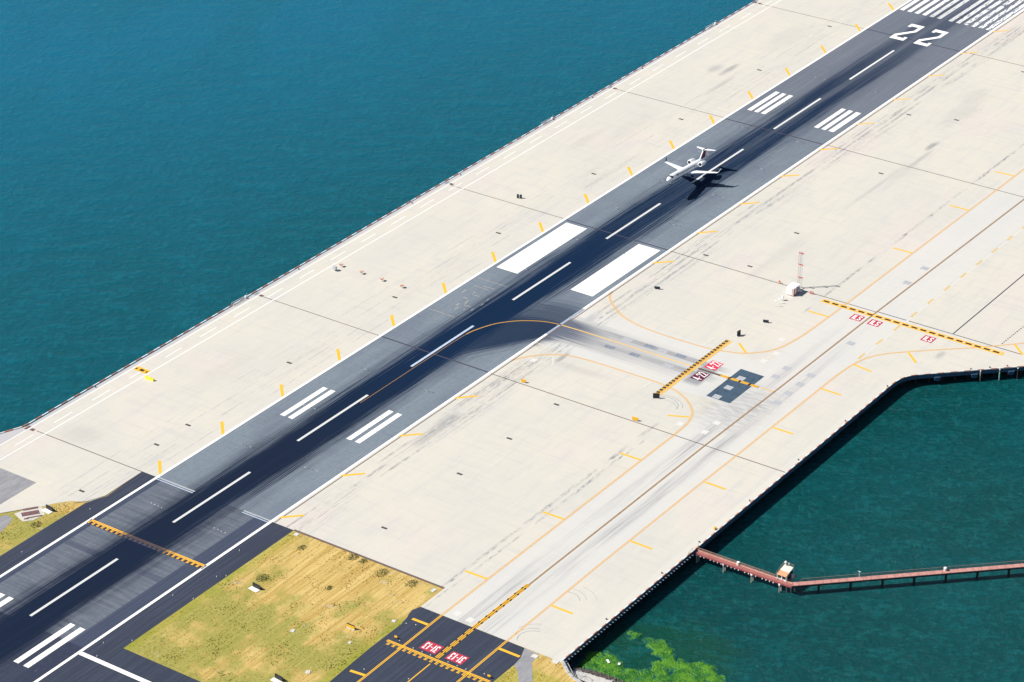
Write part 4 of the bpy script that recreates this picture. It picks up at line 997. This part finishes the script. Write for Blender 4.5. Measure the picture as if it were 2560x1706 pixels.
def quay_ladder(x, y, lb):
    t = empty('access_ladder', (x, y, 0), label=lb, cat='ladder', group='white access ladders on the sea edge')
    b = MB()
    for s_ in (-.1, .75): b.tube((0, s_, .95), (7.0, s_ * .9, .75 if s_ > 0 else .9), .07, k=6); b.tube((0, s_, 0), (0, s_, .95), .06, k=6); b.tube((7, s_, 0), (7, s_, .9), .06, k=6)
    b.build('handrail', M['w_metal'], t)
    MB().box((3.5, .45, .12), (7.2, .9, .12)).build('landing', M['galv'], t)
    MB().box((6.9, .2, .5), (.7, .5, 1.0)).build('locker', M['w_metal'], t); MB().tube((7.9, .5, 0), (7.9, .5, 1.6), .05, k=6).build('post', M['w_metal'], t)
quay_ladder(-41.8, 78.2, 'white access ladder on the sea edge farthest from the camera')
quay_ladder(-168.5, 78.2, 'white access ladder on the sea edge level with the airliner')
quay_ladder(-361.3, 78.2, 'white access ladder on the sea edge nearest the camera')
# mooring poles
for x, y, mt, lb in ((-254.4, -159.4, 'pile', 'pale bare mooring pole in the water by the sea wall'), (-249.6, -164.2, 'green_pole', 'mooring pole with green sleeve in the water by the sea wall'), (-245.5, -168.9, 'pile_dark', 'dark mooring pole in the water by the sea wall')):
    t = empty('mooring_pole', (x, y, -4.2), label=lb, cat='pole', group='mooring poles by the angled wall')
    MB().tube((0, 0, -2), (0, 0, 4.1), .17, k=10).build('pole', M['pile_dark' if mt == 'pile_dark' else 'pile'], t); MB().tube((0, 0, 4.1), (0, 0, 4.35), .26, .1, k=10).build('cap', M['w_metal'], t)
    if mt == 'green_pole': MB().tube((0, 0, .9), (0, 0, 2.6), .24, k=10).build('sleeve', M['green_pole'], t)

# ------------------------------------------------------------------ pier
def pier():
    t = empty('pier', (-405.2, -139.5, 0), label='long narrow red-decked pier on piles reaching out over the water', cat='pier')
    O = Vector((-405.2, -139.5, 0))
    A0 = Vector((-404.9, -139.5)); A1 = Vector((-404.6, -172.2)); D = Vector((.687, -.727)); B1 = A1 + D * 135
    zd = -.75
    def deckrun(name, a, b_, w, z, th, mat):
        d = (b_-a); c = (a+b_)/2; MB().box((c.x-O.x, c.y-O.y, z), (d.length, w, th), math.atan2(d.y, d.x)).build(name, mat, t)
    deckrun('walkway', A0, A1 + Vector((0, -.8)), 1.25, zd, .22, plain('pier_planks_dark', (0.36, 0.135, 0.12), 0.8, sc_=0.6))
    B0 = A1 + Vector((.35, -.1)); N = Vector((-D.y, D.x)); N = N if N.x > 0 else -N
    deckrun('walkway', B0, B1, 1.9, zd - .005, .22, M['pier_deck'])
    for q in (-.3, .3): deckrun('plank_line', A0 + Vector((q, 0)), A1 + Vector((q, -.8)), .09, zd + .115, .03, M['grate'])
    deckrun('side_beam', A0 + Vector((-.75, 0)), A1 + Vector((-.75, -.8)), .22, zd - .15, .5, M['pier_side'])
    deckrun('pipe', A0 + Vector((.75, 0)), A1 + Vector((.75, -.2)), .25, zd + .2, .25, M['pink_metal'])
    deckrun('side_beam', B0 - N * .98, B1 - N * .98, .12, zd - .28, .45, M['pile_dark'])
    # seams across the second walkway
    b = MB(); L = (B1-B0).length
    k = 2.4
    while k < L:
        c = B0 + D * k - Vector((O.x, O.y)); b.box((c.x, c.y, zd + .112), (.10, 1.86, .02), math.atan2(D.y, D.x)); k += 2.42
    b.build('plank_seams', M['grate'], t)
    def rail(a, b_, off, name='handrail'):
        d = (b_-a).normalized(); L = (b_-a).length; nn = Vector((-d.y, d.x)) * off; m_ = MB()
        for h in (.55, 1.1):
            p = a + nn; q = b_ + nn; m_.tube((p.x-O.x, p.y-O.y, zd+h), (q.x-O.x, q.y-O.y, zd+h), .045, k=6)
        k = 0
        while k <= L:
            p = a + d*k + nn; m_.tube((p.x-O.x, p.y-O.y, zd), (p.x-O.x, p.y-O.y, zd+1.1), .04, k=6); k += 2.42
        m_.build(name, M['pier_rail'], t)
    rail(A0, A1 + Vector((0, 5.5)), .62); rail(A0 + Vector((.25, 0)), A1 + Vector((.25, 5.5)), .62, 'upper_rail')
    s_ = 1 if (Vector((-D.y, D.x)).x > 0) else -1
    rail(B0 + D * 3.2, B1, .93 * s_)
    # bents
    def bent(x, y, along_, light):
        bt = MB().box((x-O.x, y-O.y, zd - .55), (.45, 1.9, .5), along_); c = bt.build('pile_cap', M['w_metal'] if light else M['pile_dark'], t)
        ca, sa = -math.sin(along_), math.cos(along_)
        for q in (-.55, .55):
            MB().tube((x-O.x+ca*q, y-O.y+sa*q, -6.5), (x-O.x+ca*q, y-O.y+sa*q, zd-.8), .2, k=8).build('pile', M['pile'] if light else M['pile_dark'], c)
    for y in (-140.3, -149.7, -159.4, -169.0): bent(-404.8, y, R(-90), True)
    for k in range(13):
        p = B0 + D * (8.4 + 9.72 * k) ; bent(p.x, p.y, math.atan2(D.y, D.x), False)
    for (x, y) in ((-403.9, -170.6), (-403.2, -171.7), (-402.2, -172.4), (-401.0, -168.0)):
        MB().tube((x-O.x, y-O.y, -6.5), (x-O.x, y-O.y, zd-.2), .24, k=8).build('pile', M['pile'], t)
    b = MB()
    k = 1.0
    while k < 30: b.box((-405.65-O.x, -139.5-k-O.y, zd-.55), (.25, .22, .32)); k += 1.25 + (1 if int(k) % 3 == 0 else 0)
    b.build('pipe_hanger', M['w_metal'], t)
    # platform under the hut
    MB().box((-401.9-O.x, -169.2-O.y, zd-.06), (5.6, 4.2, .2)).build('platform', M['pier_deck'], t)
    # gate at the quay end
    b = MB()
    for x in (-406.3, -403.2): b.tube((x-O.x, .1, 0), (x-O.x, .1, 1.3), .05, k=6); 
    b.tube((-406.3-O.x, .1, 1.25), (-408.8-O.x, .1, .9), .04, k=6); b.tube((-406.3-O.x, .1, .6), (-408.8-O.x, .1, .5), .04, k=6); b.tube((-408.8-O.x, .1, 0), (-408.8-O.x, .1, .9), .04, k=6)
    b.build('gate_rail', M['pier_rail'], t)
pier()
def hut():
    t = empty('pier_hut', (-402.1, -168.9, -.65), label='small hut with orange and cream roof at the bend of the pier', cat='hut')
    b = MB(); prof = [(-2.1, 0), (2.1, 0), (2.1, 2.5), (-.3, 2.15), (-2.1, 1.85)]
    def side(pts, y0, y1, name, mat):
        n = len(pts); vs = [(x, y0, z) for x, z in pts] + [(x, y1, z) for x, z in pts]
        link(name, mesh(vs, [tuple(range(n)), tuple(range(2*n-1, n-1, -1))] + [(i, n+i, n+(i+1) % n, (i+1) % n) for i in range(n)]), mat, t)
    side([(-1.9, 0), (2.3, 0), (2.3, 2.7), (-1.9, 1.9)], -1.5, 1.5, 'hut_wall', M['w_metal'])
    side([(-2.3, 1.75), (-.4, 2.15), (-.4, 2.3), (-2.3, 1.9)], -1.65, 1.65, 'lower_roof', M['roof_orange'])
    side([(-.4, 2.3), (2.2, 2.78), (2.2, 2.92), (-.4, 2.48)], -1.55, 1.55, 'upper_roof', M['roof_cream'])
    for y in (-.7, .75): MB().box((-1.93, y, 1.15), (.05, 1.15, 1.1)).build('window', M['dk_glass'], t)
    MB().box((.4, -1.53, 1.15), (3.2, .06, 2.1)).build('shaded_side', M['dk_glass'], t)  # dark sheet standing in for shade on the hut's sunless wall
    for y in (-1.55, 0.02, 1.5): MB().tube((-2.2, y, 0), (-2.2, y, 1.8), .07, k=6).build('post', M['w_metal'], t)
    MB().tube((1.7, .9, 2.8), (1.7, .9, 3.9), .12, k=8).build('vent_pipe', M['w_metal'], t)
    MB().tube((1.7, .9, 3.9), (1.7, .9, 4.4), .38, .3, k=12).build('dome', M['w_metal'], t)
    MB().tube((1.0, -.6, 2.7), (1.0, -.6, 4.6), .05, k=6).build('mast', M['w_metal'], t); MB().box((1.0, -.6, 4.5), (.4, .2, .5)).build('lamp', M['w_metal'], t)
    b = MB()
    for (x0, y0, x1, y1) in ((-2.5, 1.8, 2.4, 1.8), (2.4, 1.8, 2.4, -1.5)):
        b.tube((x0, y0, 2.2 if x0 < 0 else 3.7), (x1, y1, 3.7), .05, k=6); b.tube((x0, y0, 1.5 if x0 < 0 else 3.3), (x1, y1, 3.3), .04, k=6)
    b.tube((2.4, -1.5, 2.9), (2.4, -1.5, 3.7), .05, k=6); b.tube((2.4, 1.8, 2.9), (2.4, 1.8, 3.7), .05, k=6)
    b.build('roof_railing', M['pier_rail'], t)
hut()
def barrel(x, y, z, lb):
    t = empty('drum', (x, y, z), label=lb, cat='drum', group='cream drums along the pier')
    MB().tube((0, 0, 0), (0, 0, 1.0), .48, k=14).build('drum_body', M['roof_cream'], t); MB().tube((0, 0, 1.0), (0, 0, 1.12), .50, .3, k=14).build('lid', M['w_metal'], t)
barrel(-404.1, -154.0, -.64, 'cream drum on the short leg of the pier between quay and hut')
barrel(-371.6, -206.2, -.64, 'cream drum on the long leg of the pier beyond the hut')
barrel(-400.9, -170.8, -.60, 'drum standing against the dark side of the pier hut')
t = empty('pier_lamp', (-389.6, -187.0, -.64), label='thin white double-armed lamp on the long leg of the pier', cat='lamp')
MB().tube((0, 0, 0), (0, 0, 2.1), .06, k=6).build('pole', M['w_metal'], t); MB().box((0, 0, 2.1), (.15, .9, .1)).build('arm', M['w_metal'], t)

# ------------------------------------------------------------------ shore corner at the bottom
t = empty('retaining_wall', (-477, -140, 0), label='grey stepped retaining wall with railing running down from the quay corner', cat='wall')
wl = [(0.3, .3), (-1.2, -1.5), (-3.6, -4.4), (-4.6, -6.4), (-5.6, -9.6), (-9, -20)]
def wallrun(off, w, z0, z1, name, mat):
    b = MB()
    for p, q in zip(wl, wl[1:]):
        p = Vector(p); q = Vector(q); d = q-p; nn = Vector((-d.y, d.x)).normalized(); nn = nn if nn.x > 0 else -nn; c = (p+q)/2 + nn*off
        b.box((c.x, c.y, (z0+z1)/2), (d.length + .2, w, z1-z0), math.atan2(d.y, d.x))
    b.build(name, mat, t)
wallrun(0.0, .8, -4.5, .25, 'wall_top', M['galv']); wallrun(.75, .5, -4.5, -.5, 'wall_ledge', M['grate']); wallrun(1.35, .6, -4.6, -.9, 'wall_step', M['slab'])
wallrun(1.75, .15, -4.7, -1.4, 'lower_wall', M['fascia'])
b = MB()
for x, y in ((-3.0, -5.6), (-.4, -5.4), (-.9, -8.4), (-3.2, -9.4)): b.tube((x, y, -3.5), (x, y, -.2), .07, k=6)
b.tube((-3.0, -5.6, -.2), (-.4, -5.4, -.2), .06, k=6); b.tube((-3.0, -5.6, -2.2), (-.4, -5.4, -.2), .06, k=6); b.tube((-.4, -5.4, -.2), (-.9, -8.4, -.2), .06, k=6); b.tube((-.9, -8.4, -.2), (-3.2, -9.4, -.2), .06, k=6)
b.build('railing', M['galv'], t)
# beach slab sloping to the water
sh = MB()
P0 = [(-478.3, -142.6), (-478.8, -146.0), (-478.8, -150.6), (-481, -163), (-488, -185)]
P1 = [(-475.2, -142.0), (-474.0, -146.2), (-473.4, -152.5), (-474, -165), (-480, -190)]
P2 = [(-471.8, -141.0), (-470.6, -146.0), (-469.8, -153.0), (-469, -166), (-474, -194)]
for a, b_, z0, z1 in ((P0, P1, -2.0, -2.9), (P1, P2, -2.9, -4.6)):
    n = len(sh.v)
    for i in range(5): sh.v += [(a[i][0], a[i][1], z0), (b_[i][0], b_[i][1], z1)]
    for i in range(4): sh.f.append((n+2*i, n+2*i+1, n+2*i+3, n+2*i+2))
tag(sh.build('shore', M['slab']), kind='structure')
rk = bmesh.new()
for i in range(900):
    t_ = random.random(); w_ = random.random() ** .8
    j = min(int(t_ * 4), 3); f = t_ * 4 - j
    a = Vector(P1[j]).lerp(Vector(P1[j+1]), f); c = Vector(P2[j]).lerp(Vector(P2[j+1]), f); p = a.lerp(c, w_ * 1.05)
    s_ = random.uniform(.16, .42)
    mt = Matrix.Translation((p.x, p.y, -2.9 - 1.5*w_ + .1)) @ Matrix.Rotation(random.random()*6, 4, Vector((random.random(), random.random(), random.random())).normalized()) @ Matrix.Diagonal((s_, s_*random.uniform(.6, 1.2), s_*.7, 1))
    bmesh.ops.create_icosphere(rk, subdivisions=1, radius=1, matrix=mt)
me = bpy.data.meshes.new('rocks'); rk.to_mesh(me); rk.free()
tag(link('rubble', me, M['rock']), kind='stuff')
# seaweed: lumpy mats breaking the surface
from mathutils import noise as mn_
def inside(p, poly):
    c = False; n = len(poly); j = n-1
    for i in range(n):
        xi, yi = poly[i]; xj, yj = poly[j]
        if ((yi > p[1]) != (yj > p[1])) and p[0] < (xj-xi)*(p[1]-yi)/(yj-yi)+xi: c = not c
        j = i
    return c
def edged(p, poly):
    d = 1e9; q = Vector(p)
    for i in range(len(poly)):
        a = Vector(poly[i-1]); b = Vector(poly[i]); t = max(0, min(1, (q-a).dot(b-a)/(b-a).length_squared)); d = min(d, (q-(a+(b-a)*t)).length)
    return d
W1 = [(-470.6, -141.6), (-468.3, -140.5), (-464.2, -140.1), (-461.9, -141.0), (-460.2, -144.6), (-461.4, -148.5), (-464.6, -153.5), (-463.2, -156.5), (-461.5, -158.8), (-457.8, -157.5), (-453.9, -158.3), (-453.9, -155.4), (-450.8, -151.2), (-450.7, -149.3), (-448.2, -149.6), (-447.8, -152.4), (-445.5, -154.9), (-448.2, -158.8), (-451.1, -161.4), (-452.1, -165.6), (-448.6, -169.2), (-449.3, -172.9), (-452.4, -178.1), (-460, -184), (-468, -184), (-472, -176), (-470.4, -162), (-470.8, -148.2)]
W2 = [(-449.4, -143.6), (-447.4, -144.4), (-447.4, -147.1), (-450.4, -146.7), (-451.2, -145.0)]
wb = MB(); idx = {}; st = .30
for poly in (W1, W2):
    x0 = min(p[0] for p in poly)-1; x1 = max(p[0] for p in poly)+1; y0 = min(p[1] for p in poly)-1; y1 = max(p[1] for p in poly)+1
    nx = int((x1-x0)/st); ny = int((y1-y0)/st); idx = {}
    for i in range(nx):
        for j in range(ny):
            p = (x0+i*st, y0+j*st); d = edged(p, poly) * (1 if inside(p, poly) else -1)
            n = mn_.fractal(Vector((p[0]*.35, p[1]*.35, 0)), 1.0, 2.0, 4); n2 = mn_.noise(Vector((p[0]*1.6, p[1]*1.6, 5)))
            n3 = mn_.noise(Vector((p[0]*3.1, p[1]*3.1, 9))); h = .05 + min(.24, d*.18) + n*.34 + n2*.22 + n3*.12
            if d > -.8: idx[(i, j)] = len(wb.v); wb.v.append((p[0]+random.uniform(-.1, .1), p[1]+random.uniform(-.1, .1), -4.2 + min(h, .34)))
    for (i, j), a in idx.items():
        b, c, d = idx.get((i+1, j)), idx.get((i+1, j+1)), idx.get((i, j+1))
        if b is not None and c is not None and d is not None: wb.f.append((a, b, c, d))
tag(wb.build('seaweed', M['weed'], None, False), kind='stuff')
for x, y, L, W_, rz, lb in ((-464.7, -147.3, 1.7, .6, .9, 'long pale plank of flotsam lying on the green seaweed'), (-464.0, -150.6, .9, .7, .3, 'small white crumpled scrap lying on the green seaweed')):
    b = MB().box((0, 0, 0), (L, W_, .14), rz); b.box((.1, .1, .1), (L*.5, W_*.6, .12), rz + .3)
    tag(b.build('flotsam', M['w_metal'], None, loc=(x, y, -3.72)), lb, 'flotsam')

# ------------------------------------------------------------------ grass tufts and shrubs
G1 = [(-465.9, -33.6), (-465.3, -89.6), (-477.0, -89.7), (-482.0, -89.9), (-487.7, -91.2), (-502.2, -91.2), (-522.2, -92.2), (-542.2, -92.4), (-542.2, -33.8)]
G2 = [(-477.6, -132.6), (-477.0, -139.0), (-480.6, -144.3), (-482.4, -148), (-484, -160), (-500, -160), (-500, -142), (-490.2, -138.9), (-484.5, -135.2), (-482.2, -133.4)]
G3 = [(-488.6, 30.4), (-491.5, 34.0), (-496.0, 37.0), (-499.0, 37.6), (-501.5, 35.3), (-506.6, 36.0), (-509.2, 38.0), (-508.5, 41.5), (-511.8, 40.6), (-517.7, 39.1), (-535, 30.8), (-545, 30.3)]
G4 = [(-486.4, -129.8), (-488, -131.4), (-492, -134.6), (-500, -136.5), (-500, -130)]
gv = []; gf = []
def tuft(x, y, s):
    for k in range(3):
        a = random.random()*6.283; dx, dy = math.cos(a)*s*.5, math.sin(a)*s*.5; n = len(gv)
        lx, ly = random.uniform(-.3, .3)*s, random.uniform(-.3, .3)*s
        gv.extend([(x-dx, y-dy, -.05), (x+dx, y+dy, -.05), (x+lx, y+ly, -.05 + s*random.uniform(.35, .8))]); gf.append((n, n+1, n+2))
for poly, cnt in ((G1, 7500), (G2, 900), (G3, 1800), (G4, 200)):
    x0 = min(p[0] for p in poly); x1 = max(p[0] for p in poly); y0 = min(p[1] for p in poly); y1 = max(p[1] for p in poly); c = 0
    while c < cnt:
        p = (random.uniform(x0, x1), random.uniform(y0, y1)); c += 1
        if not inside(p, poly): continue
        n = mn_.fractal(Vector((p[0]*.12, p[1]*.12, 1)), 1.0, 2.0, 3)
        if random.random() < .55 + n: tuft(p[0], p[1], random.uniform(.14, .30) * (1 + max(0, n)))
tag(link('grass', mesh(gv, gf), M['blade']), kind='stuff')
def shrub(x, y, s, lb):
    vs = []; fs = []
    for k in range(int(160*s)):
        a = random.random()*6.283; r = s * random.random()**.6; ph = random.random(); c = (math.cos(a)*r*1.5, math.sin(a)*r*1.2, s*.55*ph*(1-r/s*.6)); q = .12 + .14*random.random(); n = len(vs)
        for m_ in range(4):
            vs.append((c[0]+random.uniform(-q, q), c[1]+random.uniform(-q, q), max(0, c[2]+random.uniform(-q, q)*.7)))
        fs.append((n, n+1, n+2)); fs.append((n, n+2, n+3))
    o = link('shrub', mesh(vs, fs), M['shrub'], None, loc=(x, y, -.06)); tag(o, lb, 'shrub', 'low shrubs in the grass field')
for x, y, s, lb in ((-472.0, -41.6, 1.1, 'low dark shrub near the runway corner of the grass'), (-467.3, -57.5, 1.3, 'dark green shrub midway along the concrete edge of the grass'), (-467.2, -61.2, 1.0, 'smaller shrub just right of the one midway along the concrete edge'), (-469.2, -69.8, 1.6, 'largest shrub in the grass near the concrete edge'), (-468.9, -80.6, 1.5, 'broad shrub near the far right corner of the grass'), (-491.8, -42.6, 1.6, 'brown-green shrub beside the dark sign in the grass'), (-508, 33.6, 1.3, 'dark shrub in the strip of grass left of the runway'), (-484.6, -62.0, .9, 'faint small shrub out in the open straw-coloured grass')):
    shrub(x, y, s, lb)
